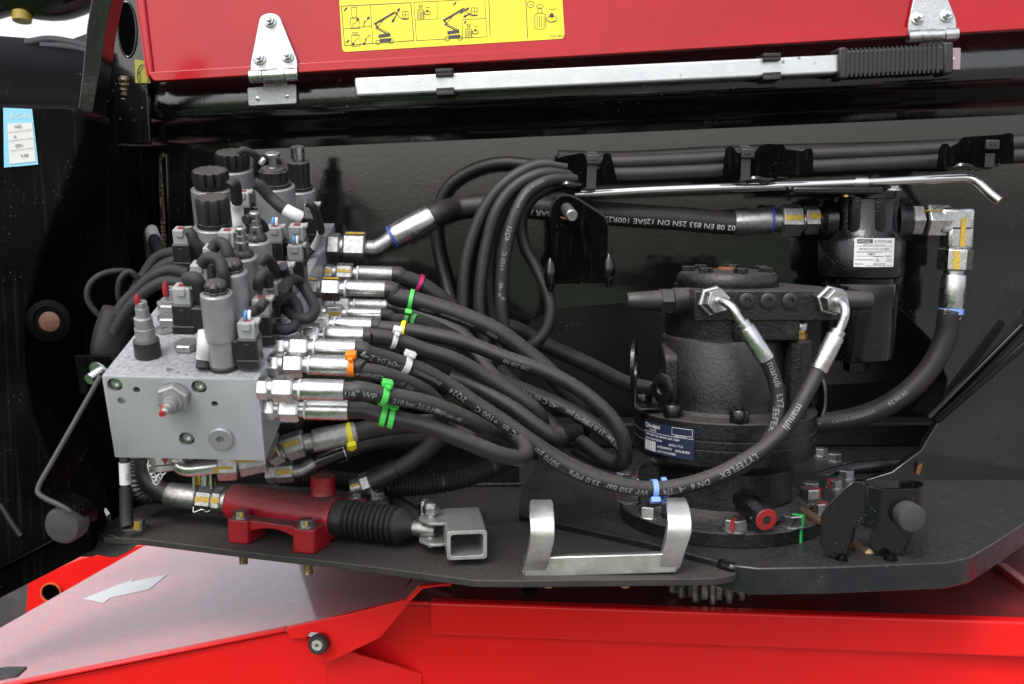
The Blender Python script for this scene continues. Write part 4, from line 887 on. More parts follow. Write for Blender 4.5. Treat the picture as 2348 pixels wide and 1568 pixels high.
# ---------------------------------------------------------------- solenoid valves
def bend(pts, r, m, name, par, n=10): return make(name, MB().sweep(Path(pts, 2).p, r, n), m, par)
def plug(t, c, dx_, dy_, w_=15., hB=22., hG=13., wires=True):
    """connector: black socket on the coil, grey plug on top with red seal and two wires (axes dx_, dy_ in the block plane)"""
    A_x = (dx_, dy_, ez)
    s = make('connector_socket', MB().box(c+ez*(hB/2), (w_, w_*1.1, hB), A_x), blackpl, t, bev=1.2)
    make('socket_slot', MB().box(c+ez*(hB*.55)-dy_*(w_*.56), (w_*.22, .6, hB*.6), A_x).box(c+ez*3-dy_*(w_*.6), (w_*1.04, 2, 6), A_x), blackpl, s, bev=.4)
    g_ = make('connector_plug', MB().box(c+ez*(hB+hG/2-1), (w_*.82, w_*.8, hG), A_x).box(c+ez*(hB+hG*.72)-dy_*(w_*.42), (w_*.42, 2.4, hG*.45), A_x).box(c+ez*(hB+hG*.9)+dx_*(w_*.5), (3, w_*.5, 3), A_x), greypl, t, bev=.6)
    make('plug_seal', MB().box(c+ez*(hB+hG-.8), (w_*.34, w_*.3, 1.2), A_x), wire_r, g_)
    top = c+ez*(hB+hG)
    if wires:
        make('blue_wire', MB().sweep(Path([top-dx_*1.5-ez*1, top-dx_*1.5+ez*3, top-dx_*1.2+dy_*3+ez*5], 1).p, 1.2, 8), wire_b, g_)
        make('white_wire', MB().sweep(Path([top+dx_*1.5-ez*1, top+dx_*1.5+ez*3, top+dx_*1.2+dy_*3+ez*5], 1).p, 1.2, 8), wire_w, g_)
    return top
def solenoid(label, u, v, r, h, cap, con, conoff=None, base=True, group='solenoid valves on the block', z0_=0, con2=None):
    c = TOP(u, v)+ez*z0_
    t = thing('solenoid_valve', label, 'solenoid valve', c, group)
    if base: make('valve_seat', MB().lathe(c, ez, [(0, r*1.05), (3, r*1.05), (4, r*.9)], 28), blackpl, t)
    make('coil', MB().lathe(c+ez*3.5, ez, [(0, r-.6), (.6, r), (h*.36, r), (h*.36+.5, r+.8), (h-1, r+.8), (h, r-.2), (h+.4, r*.6)], 36), coilm, t)
    k = c+ez*(h+3.5)
    if cap == 'star': 
        make('cap_nut', MB().lathe(k, ez, [(0, r*.82), (1.5, r*.82), (2, r*.74), (6, r*.78), (8.5, r*.6), (9.5, r*.3)], 48, star=.16, lobes=6), blackpl, t)
    elif cap == 'tall':
        make('cap_collar', MB().lathe(k, ez, [(0, r*.86), (4, r*.86)], 32), blackpl, t)
        make('cap_nut', MB().lathe(k+ez*4, ez, [(0, r*.8), (19, r*.82), (22, r*.74), (22.6, r*.5)], 64, star=.16, lobes=8), blackpl, t)
    elif cap == 'flat':
        make('cap_collar', MB().lathe(k, ez, [(0, r*.8), (4, r*.8)], 32), blackpl, t)
        make('cap_nut', MB().lathe(k+ez*3, ez, [(0, r*.9), (10, r*.93), (13.5, r*.88), (14.4, r*.74), (14.8, r*.5)], 96, star=.17, lobes=12), blackpl, t)
    elif cap in ('knob', 'knurl'):
        make('cap_collar', MB().lathe(k, ez, [(0, r*.86), (3, r*.86)], 32), blackpl, t)
        hN = 12 if cap == 'knob' else 25
        make('cap_nut', MB().lathe(k+ez*3, ez, [(0, r*.72), (hN-3, r*.74), (hN-1, r*.76), (hN, r*.55)], 64, star=.12, lobes=8), blackpl, t)
        k2 = k+ez*(hN+3)
        if cap == 'knob':
            make('collar_disc', MB().lathe(k2-ez*1, ez, [(0, r*.7), (2.5, r*.62), (3, r*.4)], 28), blackpl, t)
            make('pull_stem', MB().lathe(k2+ez*1, ez, [(0, 5.4), (1.5, 4.2), (10.5, 4.2)], 22), zinc_d, t)
            make('pull_head', MB().lathe(k2+ez*11, ez, [(0, 5), (.8, 6.8), (3.4, 6.8), (4.2, 6), (4.2, 3), (1.8, 2.4)], 44), zinc_d, t)
        else:
            make('knob_neck', MB().lathe(k2-ez*.5, ez, [(0, 4.4), (3, 4)], 20), zinc_d, t)
            km = MB(); n = 40; rows = 9
            for j in range(rows):
                for i in range(n):
                    a = 2*pi*(i+.5*(j % 2))/n; rr = 6.2+(.35 if (i+j) % 2 else 0); km.v.append(k2+ez*(2.5+11*j/(rows-1))+ex*(rr*cos(a))+ey*(rr*sin(a)))
            km.f = [(j*n+i, j*n+(i+1) % n, (j+1)*n+(i+1) % n, (j+1)*n+i) for j in range(rows-1) for i in range(n)]+[tuple((rows-1)*n+i for i in range(n))]
            make('knurled_knob', km, zinc, t, smooth=10)
    elif cap == 'pin':
        make('cap_nut', MB().lathe(k, ez, [(0, r*.8), (3, r*.76), (5, r*.6)], 40, star=.12, lobes=6), blackpl, t)
        make('override_pin', MB().lathe(k+ez*4, ez, [(0, 5), (8, 5), (8.5, 4), (13, 4), (13.5, 3), (16, 3), (16.5, 4.4), (19, 4.4), (20, 3.4), (20, 2), (18, 1.6)], 24), zinc_d, t)
        make('cross_hole', MB().lathe(k+ez*8-ey*5.1, -ey, [(0, 1.6), (.1, 1.6)], 14), ink, t)
    tip = None
    if con:
        dx_, dy_, off, hz = con
        dx_, dy_ = (ex*dx_[0]+ey*dx_[1]).normalized(), (ex*dy_[0]+ey*dy_[1]).normalized()
        make('terminal_housing', MB().box(c+(ex*off[0]+ey*off[1])*.55+ez*(hz+10), (13, 13, 20), (dx_, dy_, ez)), blackpl, t, bev=1)
        tip = plug(t, c+ex*off[0]+ey*off[1]+ez*hz, dx_, dy_, wires=label[:5] in ('forem', 'half '))
    if con2:
        off, hz = con2; make('terminal_housing', MB().box(c+(ex*off[0]+ey*off[1])*.55+ez*(hz+10), (13, 12, 20), BAX), blackpl, t, bev=1)
        plug(t, c+ex*off[0]+ey*off[1]+ez*hz, ex, ey, 15, 22, 13, wires=False)
    return t, c, tip
SOL = {}
N_ = ((1, 0), (0, 1))
SOL['s1'] = solenoid('foremost solenoid valve, a tall grey coil at the front of the block', 514, 842, 10.6, 56, 'star', (*N_, (20, 1), 4), con2=((-25, 5), 28))
SOL['s2'] = solenoid('second solenoid valve in the front row, just behind the foremost coil', 548, 786, 10.6, 56, 'star', (*N_, (20, 1), 4), con2=((-25, 6), 29))
SOL['s3'] = solenoid('third solenoid valve of the row, its slim steel override pin on top', 572, 744, 10.6, 55, 'pin', (*N_, (20, 1), 4), con2=((-25, 6), 30))
SOL['s4'] = solenoid('fourth solenoid valve of the row, with the farther steel override pin', 602, 702, 10.6, 55, 'pin', (*N_, (20, 1), 4), con2=((-25, 6), 30))
L_ = ((1, 0), (0, 1))
SOL['c'] = solenoid('solenoid valve with a tall fluted black cap at the left of the block', 504, 634, 17.4, 44, 'tall', (*L_, (-24, -16), 16))
SOL['b'] = solenoid('blue grey coil with a flat notched cap behind the fluted cap', 500, 575, 18, 58, 'flat', None)
SOL['a'] = solenoid('rearmost coil with a flat notched black cap', 548, 524, 18, 58, 'flat', None)
SOL['d'] = solenoid('coil with a steel pull knob rising from its black cap', 642, 590, 17.4, 66, 'knob', (*L_, (-27, -8), 32))
SOL['e'] = solenoid('coil with a tall black cap and knurled steel knob at the rear', 695, 545, 14, 46, 'knurl', (*N_, (14, -20), 8))
SOL['f'] = solenoid('half hidden coil with two grey plugs beside the pull knob coil', 640, 650, 10.4, 34, 'star', (*N_, (2, -8), 22), con2=((20, -4), 22))
SOL['g'] = solenoid('half hidden coil with a grey plug at the right edge of the block', 676, 650, 10, 26, 'star', (*N_, (6, -14), 8))
def wire_run(label, pts, r, wl=None, blk=(0, 1), tail=None):
    t = thing('sleeved_wire', label, 'wire', pts[0], 'sleeved wires of the solenoids'); p = Path(pts, 2)
    a, b = (wl if wl else (p.L, p.L))
    if wl: a, b = p.L*wl[0], p.L*wl[1]
    make('black_sleeve', MB().sweep(p.sub(0, a), r, 10), sleeve, t)
    if wl:
        make('white_marker', MB().sweep(p.sub(a, b), r*1.08, 12), sleeve_w, t)
        if b < p.L-2: make('sleeve_tail', MB().sweep(p.sub(b, p.L), r*.95, 10), braid, t)
    return t, p, a, b
t1 = SOL['s1'][2]
def up(k, dz=0): return SOL[k][2]+ez*dz
def TP(u, v, hgt): # point seen at pixel (u,v) on a plane hgt above the block top
    return PP(u, v, BO+ez*hgt, ez)
wire_run('dusty black sleeved wire with a white marker hanging before the foremost coil', [TP(430, 640, 66), TP(448, 640, 68), TP(466, 690, 50), TP(469, 740, 34), TP(470, 790, 20), TP(468, 822, 8), TP(464, 845, 2)], 5.4, (.62, .92))
wire_run('sleeved wire arching over the second grey plug at the left', [TP(462, 606, 66), TP(480, 590, 72), TP(502, 598, 70), TP(512, 628, 62), TP(518, 665, 48)], 4.6)
wire_run('sleeved wire curling over the third grey plug at the left', [TP(486, 574, 68), TP(500, 556, 74), TP(516, 562, 74), TP(524, 590, 66), TP(528, 620, 54)], 4.6)
wire_run('thick sleeved wire with a printed white marker crossing the pull knob coil', [TP(582, 420, 100), TP(594, 425, 98), TP(620, 452, 88), TP(650, 478, 80), TP(684, 496, 74), TP(692, 500, 72)], 5.0, (.68, .96))
wire_run('sleeved wire with white marker between the flat cap and the tall cap', [TP(528, 428, 96), TP(536, 420, 98), TP(542, 445, 86), TP(544, 480, 70), TP(548, 520, 54), TP(552, 560, 30)], 4.8, (.34, .72))
wire_run('thin sleeved wire looping from the rear cap to the pull knob', [TP(548, 352, 112), TP(556, 344, 115), TP(575, 350, 112), TP(596, 366, 104), TP(604, 372, 102)], 3.2, (.88, .999))
wire_run('sleeved wire with white marker running down the right rear edge of the block', [TP(702, 465, 66), TP(714, 470, 64), TP(726, 495, 52), TP(736, 530, 32), TP(730, 552, 18), TP(714, 575, 6), TP(700, 584, 4)], 3.6, (.52, .86))
wire_run('sleeved wire rising from the left plug of the tall fluted cap', [TP(426, 538, 62), TP(436, 532, 64), TP(444, 550, 58), TP(458, 566, 52), TP(474, 574, 48)], 4.4)
wire_run('short sleeved wire between the override pins', [TP(562, 505, 76), TP(575, 500, 76), TP(592, 508, 70), TP(604, 520, 62), TP(608, 530, 58)], 4.0)
wire_run('sleeved wire hooking over the rearmost grey plug of the right row', [TP(596, 605, 58), TP(605, 592, 62), TP(620, 600, 56), TP(630, 618, 48), TP(634, 630, 42)], 4.2)
wire_run('sleeved wire hooking over the middle grey plug of the right row', [TP(592, 660, 44), TP(594, 640, 52), TP(606, 628, 54), TP(614, 640, 48), TP(616, 655, 42)], 4.2)
wire_run('short sleeved wire behind the lowest grey plug of the right row', [TP(566, 728, 36), TP(576, 716, 40), TP(590, 710, 40), TP(600, 700, 44), TP(606, 690, 46)], 4.0)
# braided loops at the right of the valves
def braided(label, pts, r, m=braid, seg=None, name='braided_cable', group='braided cables of the valve block'):
    t = thing(name, label, 'cable', pts[0], group); p = Path(pts, 2)
    make('braid', MB().sweep(p.p, r, 12), m, t)
    if seg: make('white_marker', MB().sweep(p.sub(p.L*seg[0], p.L*seg[1]), r*1.12, 12), sleeve_w, t)
    return t
braided('braided cable loop bulging over the right edge of the block', [TP(650, 660, 40), TP(668, 640, 34), TP(690, 650, 24), TP(716, 690, 14), TP(722, 712, 12), TP(706, 730, 12), TP(680, 726, 12), TP(656, 708, 14), TP(640, 690, 18)], 4.6)
braided('lower braided cable loop beside the nuts', [TP(640, 690, 26), TP(662, 678, 26), TP(680, 700, 18), TP(684, 730, 10), TP(668, 752, 8), TP(645, 756, 8), TP(632, 748, 8)], 4.4)
braided('short braided tail behind the grey plugs at the right', [TP(648, 610, 50), TP(656, 640, 36), TP(650, 668, 26), TP(646, 690, 18)], 4.2)
def mk_cable(label, pts, r, seg=None): return braided(label, px(*pts), r, seg=seg)
mk_cable('braided cable with a white marker leaving the slot in the wall', [(335, 470, 1088), (336, 490, 1070), (345, 525, 1040), (358, 560, 1010), (375, 595, 990), (402, 620, 985)], 6.2, (.42, .6))
mk_cable('thinner braided cable hanging straight down beside the marked one', [(326, 470, 1088), (328, 510, 1050), (340, 560, 1020), (345, 610, 1000)], 4)
mk_cable('upper braided cable sweeping from the plugs to the left', [(440, 590, 900), (405, 578, 900), (360, 590, 905), (330, 630, 905), (300, 680, 900), (268, 720, 895), (258, 760, 892)], 4.8)
mk_cable('second braided cable sweeping below the upper one', [(440, 606, 888), (405, 598, 888), (368, 612, 890), (340, 645, 890), (312, 690, 888), (282, 725, 885), (268, 770, 884)], 4.8)
mk_cable('third braided cable lying flat towards the left side', [(430, 626, 870), (390, 618, 870), (350, 632, 870), (310, 668, 872), (280, 700, 872), (262, 742, 872)], 4.8)
mk_cable('lowest braided cable lying next to the red tipped valve', [(420, 650, 850), (380, 645, 850), (345, 660, 852), (310, 690, 855), (285, 720, 858), (262, 762, 862)], 4.8)
mk_cable('loose thin braided loop hanging at the far left of the cables', [(320, 640, 900), (290, 622, 890), (240, 626, 880), (208, 648, 876), (200, 682, 876), (222, 718, 880), (255, 738, 886), (280, 742, 890)], 2.6)
mk_cable('small braided loop in front of the cable bundle', [(318, 665, 880), (316, 640, 876), (296, 622, 872), (276, 640, 872), (272, 680, 876), (280, 700, 880)], 2.6)
tw = make('taped_bundle', MB().sweep(Path(px((275, 715, 880), (258, 760, 880), (250, 800, 880), (252, 835, 884)), 3).p, [16]*200 if False else 15, 16), blackpl); tag(tw, 'black taped cable bundle going down at the left of the block', 'cable bundle')
# ---------------------------------------------------------------- hydraulic hoses
def line(label, pts, r, start=(), end=(), m=rubber, texts=(), group='hydraulic hoses', name='hydraulic_hose', marks=(), phase=.25, cat='hose', n=16, tmat=wprint):
    p = Path(pts, 3); t = thing(name, label, cat, p.p[0], group)
    def put(segs, rev):
        s = 0
        for sg in segs:
            nm, ln_, rr, ns, mt = sg[:5]; a, b = (p.L-s-ln_, p.L-s) if rev else (s, s+ln_)
            if ns >= 6 and ns <= 12:
                ch = min(1.6, ln_*.2); q = [p.at(a), p.at(a+ch), p.at(b-ch), p.at(b)]
                ob = make(nm, MB().sweep(q, [rr*.9, rr, rr, rr*.9] if nm != 'ferrule' else [rr*.94, rr, rr, rr*.96], ns if nm != 'ferrule' else ns+6, phase), mt, t, bev=.25, smooth=25 if nm != 'ferrule' else 60)
            else: ob = make(nm, MB().sweep(p.sub(a, b), rr, 18), mt, t)
            if len(sg) > 5:          # paint mark along the flat
                mbk_ = MB(); nn = (-p.at((a+b)/2)).normalized(); tt = p.tan((a+b)/2); nn = (nn-tt*nn.dot(tt)).normalized(); bb_ = tt.cross(nn); bb_ = bb_ if bb_.z > 0 else -bb_
                ph = sg[6] if len(sg) > 6 else .7; dd = nn*cos(ph)+bb_*sin(ph); e_ = tt.cross(dd); wdt = rr*.52
                # lie on the hex flat nearest to this direction
                c0 = p.at(a+ln_*.08); c1 = p.at(a+ln_*.92); apo = rr*(.885 if ns == 6 else 1.0)+.25
                best = dd
                if ns == 6:
                    aa, b0, _ = frame(tt); cand = [aa*cos(phase+pi/6+k*pi/3)+b0*sin(phase+pi/6+k*pi/3) for k in range(6)]; best = max(cand, key=lambda v_: v_.dot(dd)); e_ = tt.cross(best)
                j = [R(-.8, .8) for _ in range(4)]
                w1 = wdt*R(.32, .55); nj = 7; sh_ = R(-.25, .25)*wdt
                top_ = [c0.lerp(c1, q_/nj)+best*apo+e_*(sh_+w1*R(.55, 1.1)*(1-.35*abs(q_/nj-.5))) for q_ in range(nj+1)]; bot_ = [c0.lerp(c1, q_/nj)+best*apo+e_*(sh_-w1*R(.55, 1.1)*(1-.35*abs(q_/nj-.5))) for q_ in range(nj, -1, -1)]
                mbk_.prism(top_+bot_, best*.15)
                make('paint_mark', mbk_, sg[5], ob)
            s += ln_
        return s
    a = put(start, False); b = p.L-put(end, True)
    body = make('hose_body', MB().sweep(p.sub(max(0, a-1), min(p.L, b+1)), r, n), m, t)
    if texts:
        for (u, v, tx, sz, rev, dph) in texts:
            tm = MB(); hose_print(tm, p, r, p.s_near(u, v), tx, sz, rev, dph); make('hose_print', tm, tmat, body)
    return t, p, r
def tie(label, hp, u, v, col, hd=.2, w_=3.6, group='cable ties on the hoses', head=True, dr=.5, skew=0):
    t_, p, r = hp; s = p.s_near(u, v); c = p.at(s); t = p.tan(s); nn = (-c).normalized(); nn = (nn-t*nn.dot(t)).normalized(); b = t.cross(nn); b = b if b.z > 0 else -b
    th = thing('cable_tie', label, 'cable tie', c, group); n = 28; mb = MB(); vs = []; rr = r+dr
    ax = (t+b*skew).normalized()
    for k, (dd, er) in enumerate(((-w_/2, 0), (-w_/2, 1.1), (w_/2, 1.1), (w_/2, 0))):
        vs += [c+ax*dd+nn*((rr+er)*cos(2*pi*i/n))+b*((rr+er)*sin(2*pi*i/n)) for i in range(n)]
    fs = [(k*n+i, k*n+(i+1) % n, ((k+1) % 4)*n+(i+1) % n, ((k+1) % 4)*n+i) for k in range(4) for i in range(n)]
    make('band', mb.add(vs, fs), col, th)
    if head:
        d = nn*cos(hd)+b*sin(hd); e_ = t.cross(d)
        make('head', MB().box(c+d*(rr+2.6), (w_*1.75, 6.8, 4.6), (t, e_, d)), col, th, bev=.7); make('tail', MB().box(c+d*(rr+2.2)+e_*5.4, (w_*.85, 5, 1.2), (t, e_, d)), col, th, bev=.2)
    return th
def ft(sc=1, m1=zinc, m2=zinc, mk1=None, mk2=None, ph=.7, ring=True):
    A = [('adapter', 8*sc, 8.6*sc, 6, m1)+((mk1, ph) if mk1 else ()), ('adapter_collar', 3*sc, 7.3*sc, 18, m1), ('nut', 15*sc, 10*sc, 6, m2)+((mk2, ph) if mk2 else ()), ('nut_collar', 3.5*sc, 6.2*sc, 18, m2)]
    if ring: A.append(('white_ring', 1.6*sc, 7.4*sc, 18, label_w))
    return A+[('ferrule', 31*sc, 7.7*sc, 12, m2)]
def fl_len(sc=1, ring=True): return (60.5+(1.6 if ring else 0))*sc
H_ = {}
def bh(key, label, u, v, path, r=6.4, sc=1, texts=(), **k):
    o = SIDE(u, v); Lf = fl_len(sc, k.get('ring', True)); droop = ez*0
    q0 = o+ex*(Lf+6); dY = q0.y-path[0][2]; path = [(u_, v_, y_+dY*max(0, 1-i_/4)) for i_, (u_, v_, y_) in enumerate(path)]
    pts = [o, o+ex*Lf*.5, o+ex*Lf, q0]+px(*path)
    H_[key] = line(label, pts, r, ft(sc, k.get('m1', zinc), k.get('m2', zinc), k.get('mk1'), k.get('mk2'), k.get('ph', .7), k.get('ring', True)), k.get('end', ()), texts=texts, phase=k.get('hp', .25))
# front to back along the block side
bh('f10', 'lowest front hose with two green ties, looping back at the pump', 607, 936, [(830, 941, 735), (880, 954, 738), (975, 976, 745), (1070, 1012, 752), (1140, 1040, 760), (1180, 1050, 768), (1199, 1049, 778), (1206, 1034, 792), (1196, 1014, 808), (1165, 995, 828), (1110, 975, 850)], mk1=None)
bh('f9', 'front upper hose with one green tie and a printed quarter inch mark', 592, 890, [(820, 893, 730), (880, 905, 735), (975, 924, 745), (1046, 950, 755), (1095, 974, 766), (1116, 990, 780), (1108, 1001, 796), (1060, 995, 820), (1000, 980, 850)],
   texts=[(792, 906, '1/4" WP', 6.6, False, -.45), (900, 925, '210 bar 21.0 MPa', 5.6, False, -.5), (985, 945, '3040 psi -40', 4.6, False, -.4)])
bh('f8', 'hose with an orange tie at its ferrule', 617, 835, [(820, 846, 772), (870, 856, 776), (930, 876, 784), (975, 900, 792), (1000, 922, 800), (1016, 945, 815), (1010, 962, 835), (960, 968, 870)], texts=[(815, 856, 'HARVEST', 4.6, False, -.45), (905, 874, '/ 17  SAE', 4.2, False, -.4)])
bh('f7', 'long printed hose running from the block to the right port of the motor', 632, 796,
   [(840, 808, 800), (880, 820, 804), (930, 836, 808), (975, 853, 810), (1034, 886, 812), (1094, 928, 814), (1165, 975, 815), (1212, 1008, 815), (1284, 1060, 815), (1350, 1092, 815), (1430, 1114, 816), (1500, 1121, 820), (1570, 1112, 822), (1640, 1090, 824), (1700, 1060, 826), (1760, 1020, 830), (1812, 965, 836), (1850, 900, 842), (1886, 832, 848), (1908, 785, 850), (1930, 745, 851), (1938, 718, 851), (1936, 702, 854), (1924, 692, 861), (1914, 690, 868), (1904, 689, 884)],
   texts=[(1838, 930, 'manuli', 9.6, True, -.1), (1735, 1045, 'LYTEFLEX', 8, True, -.35), (1622, 1100, 'DN 6  -4  1/4"', 7.2, True, -.5), (1485, 1123, 'WP 350 bar', 7.2, True, -.55), (1375, 1100, '35.0 MPa', 7.2, True, -.55), (1284, 1060, '5070 psi', 7.2, True, -.55), (1212, 1008, '-40 C to', 7.2, True, -.5), (1142, 960, '+100 C', 7.2, True, -.5), (1075, 912, '2Q24', 7.2, True, -.45), (1015, 874, 'ENGINEERED IN ITALY', 4.6, True, -.45), (905, 828, '04.04.24', 8, True, -.45)],
   end=[('port_adapter', 8, 13.6, 6, zinc), ('port_nut', 13, 11.4, 6, zinc), ('port_tube', 32, 3.9, 18, zinc), ('ferrule_neck', 5, 6.2, 18, zinc), ('ferrule', 33, 7.6, 12, zinc)])
bh('f6', 'hose with a natural white tie bending into a tight loop', 660, 766, [(850, 770, 838), (905, 778, 840), (975, 803, 842), (1046, 826, 845), (1117, 866, 848), (1188, 910, 850), (1224, 936, 852), (1242, 962, 858), (1240, 975, 870), (1215, 972, 890), (1160, 940, 915)])
bh('f5', 'hose with a yellow tie running to the big loop beside the motor', 688, 744, [(868, 750, 876), (925, 756, 876), (975, 764, 876), (1070, 786, 876), (1165, 822, 874), (1260, 856, 872), (1343, 904, 870), (1402, 958, 868), (1427, 1000, 868), (1432, 1040, 872), (1420, 1062, 884), (1390, 1052, 900), (1330, 1010, 930)], texts=[(1155, 832, 'EN 857 2SC', 4.6, False, -.5)])
bh('f4', 'hose with two close green ties behind the yellow tied one', 722, 720, [(900, 732, 915), (945, 738, 918), (1000, 752, 920), (1080, 800, 920), (1140, 868, 905), (1212, 898, 895), (1307, 940, 885), (1379, 984, 878), (1421, 1020, 876), (1434, 1046, 880), (1420, 1066, 896), (1380, 1058, 915), (1320, 1030, 940)], mk1=ymark, mk2=ymark, ph=-.2, texts=[(1424, 1024, '210 bar 21.0 MPa', 6, True, -.35), (1350, 966, '3040 psi', 6.6, True, -.4), (1285, 930, '-40 C to', 6.8, True, -.4), (1225, 903, '+100', 6.8, True, -.4)])
bh('f3b', 'hidden lower hose with a yellow tagged ferrule behind the thick green tied hose', 742, 699, [(930, 712, 955), (1000, 735, 955), (1070, 775, 950), (1120, 840, 945)], m1=zinc_d, m2=zinc_d)
bh('f3', 'thick hose with one long green tie in the upper row', 706, 661, [(900, 676, 912), (960, 692, 914), (1046, 719, 916), (1141, 761, 918), (1212, 813, 920), (1262, 856, 920), (1320, 920, 925), (1350, 980, 940)], r=8.4, sc=1.12, mk1=ymark, mk2=ymark, ph=.9, m1=zinc_d, texts=[(965, 706, '08.09.1', 4.6, False, -.75), (1010, 730, 'ENGINEERED IN ITALY', 3.2, False, -.6), (1110, 768, '2Q24', 4.8, False, -.6)])
bh('f2', 'hose with a magenta tie leaving the third fitting from the rear', 744, 626, [(918, 634, 1005), (960, 650, 1008), (1005, 680, 1010), (1060, 722, 1015), (1120, 745, 1025), (1177, 752, 1035), (1260, 795, 1045), (1355, 838, 1050), (1440, 880, 1055), (1520, 896, 1060)], r=8.2, sc=1.08, mk1=ymark, mk2=ymark, ph=.5, m1=zinc_d, m2=zinc_d)
# rear thick hose with elbow to the filter
o = SIDE(752, 567); fpz = at(zp)
oy = o.y+1; pts = [o, o+ex*14, o+ex*40, o+ex*44]+px((862, 569, oy), (880, 560, oy), (896, 548, oy), (932, 528, oy), (972, 507, oy+3), (1005, 490, oy+8), (1050, 477, 1048), (1130, 470, 1045), (1260, 478, 1043), (1400, 490, 1040), (1560, 501, 1036), (1700, 511, 1034))+[V((P(1732, 515, 1032).x, 1032, zp)), V((P(1800, 515, 1032).x, 1032, zp)), fpz+V((-44, 0, 0))]
H_['big'] = line('thick printed hose crossing the wall from the block to the filter', pts, 11.8,
    [('adapter', 13, 15, 6, zinc_d), ('adapter_collar', 3, 11, 18, zinc_d), ('nut', 22, 17, 6, zinc_d, ymark, .9), ('bent_tube', 29, 8.4, 18, zinc_d), ('blue_ring', 2.4, 13, 20, blue_ring), ('ferrule', 41, 13, 10, zinc)],
    [('adapter', 15, 14.5, 6, zinc_d, ymark, .2), ('adapter_collar', 2.5, 11, 18, zinc_d), ('nut', 21, 16.5, 6, zinc_d, ymark, .2), ('tail_tube', 8, 10, 18, zinc_d), ('blue_ring', 2, 13, 20, blue_ring), ('ferrule', 36, 13, 10, zinc_d)],
    m=rubber_r, tmat=white, texts=[(1128, 482, '23', 7.6, True, -.5), (1268, 492, 'BAR / 39', 9, True, -.5), (1480, 515, 'SAE 100R2S', 8.6, True, -.5), (1722, 531, '902 02 08 EN 853 2SN DN 12', 8.2, True, -.45)])
# filter outlet elbow and hose
fo_ = fpz+V((46, 0, 0)); eb = V((P(2192, 520, 1030).x, 1030, zp))
el = thing('elbow_fitting', 'zinc elbow fitting with yellow marks at the filter outlet', 'fitting', eb)
make('adapter', MB().hexa(fo_-X*1, fo_+X*13, 16), zinc_d, el, bev=.3); n1 = fo_+X*15; make('nut', MB().hexa(n1, n1+X*23, 17.5), zinc, el, bev=.4)
ebx = n1+X*23; w_e = 26
make('elbow_body', MB().box(V((eb.x-3, 1030, zp)), (w_e+8, 24, 25)).box(V((eb.x+1, 1030, zp-16)), (w_e, 24, 26)), zinc, el, bev=4, seg=3)
make('paint_mark', MB().box(V((eb.x+2, 1017.5, zp-12)), (5, .6, 28)), ymark, el); make('nut_mark', MB().box(n1+V((10, -12, 9)), (26, .8, 3), (X, V((0, .5, .86)), V((0, -.86, .5)))), ymark, el)
hx = eb.x+1
pts = [V((hx, 1030, zp-28)), V((hx-1, 1030, zp-60)), V((hx-2, 1030, zp-96))]+px((2177, 712, 1028), (2168, 770, 1030), (2140, 832, 1032), (2090, 890, 1036), (2020, 936, 1042), (1950, 960, 1050), (1870, 972, 1060), (1780, 980, 1070))
H_['filt'] = line('thick hose curving down from the filter elbow to behind the motor', pts, 11, [('nut', 22, 17, 6, zinc, ymark, 0), ('tail_tube', 4, 10, 18, zinc), ('ferrule', 34, 12.6, 10, zinc), ('blue_band', 6, 12.2, 20, t_blue)], (), m=rubber_r,
    texts=[(1890, 983, '+100 C 2Q24', 7.5, False, 0), (2010, 950, 'ENGINEERED IN ITALY', 4.4, False, 0), (2085, 905, '04.04.24', 6.5, False, 0), (2176, 720, 'manuli', 5, True, .3)])
# left motor hose
pts = px((1632, 690, 884), (1646, 690, 865), (1660, 692, 858), (1680, 706, 851), (1694, 730, 849), (1706, 745, 848), (1750, 812, 846), (1772, 860, 846), (1784, 910, 845), (1782, 960, 842), (1764, 1008, 840), (1726, 1052, 838), (1670, 1086, 836), (1600, 1108, 836), (1540, 1118, 836), (1480, 1120, 836), (1400, 1104, 836), (1300, 1062, 838), (1210, 1004, 842), (1130, 945, 848), (1060, 896, 852))
H_['ml'] = line('printed hose from the left motor port curving under to join the long hose', pts, 6.3, [('adapter', 8, 13.6, 6, zinc), ('nut', 12, 11.4, 6, zinc), ('bent_tube', 32, 3.9, 18, zinc), ('ferrule_neck', 5, 6, 18, zinc), ('ferrule', 32, 7.4, 12, zinc)], (), texts=[(1757, 830, 'manuli', 8.6, False, .35), (1785, 905, 'LYTEFLEX', 7.6, False, .3)])
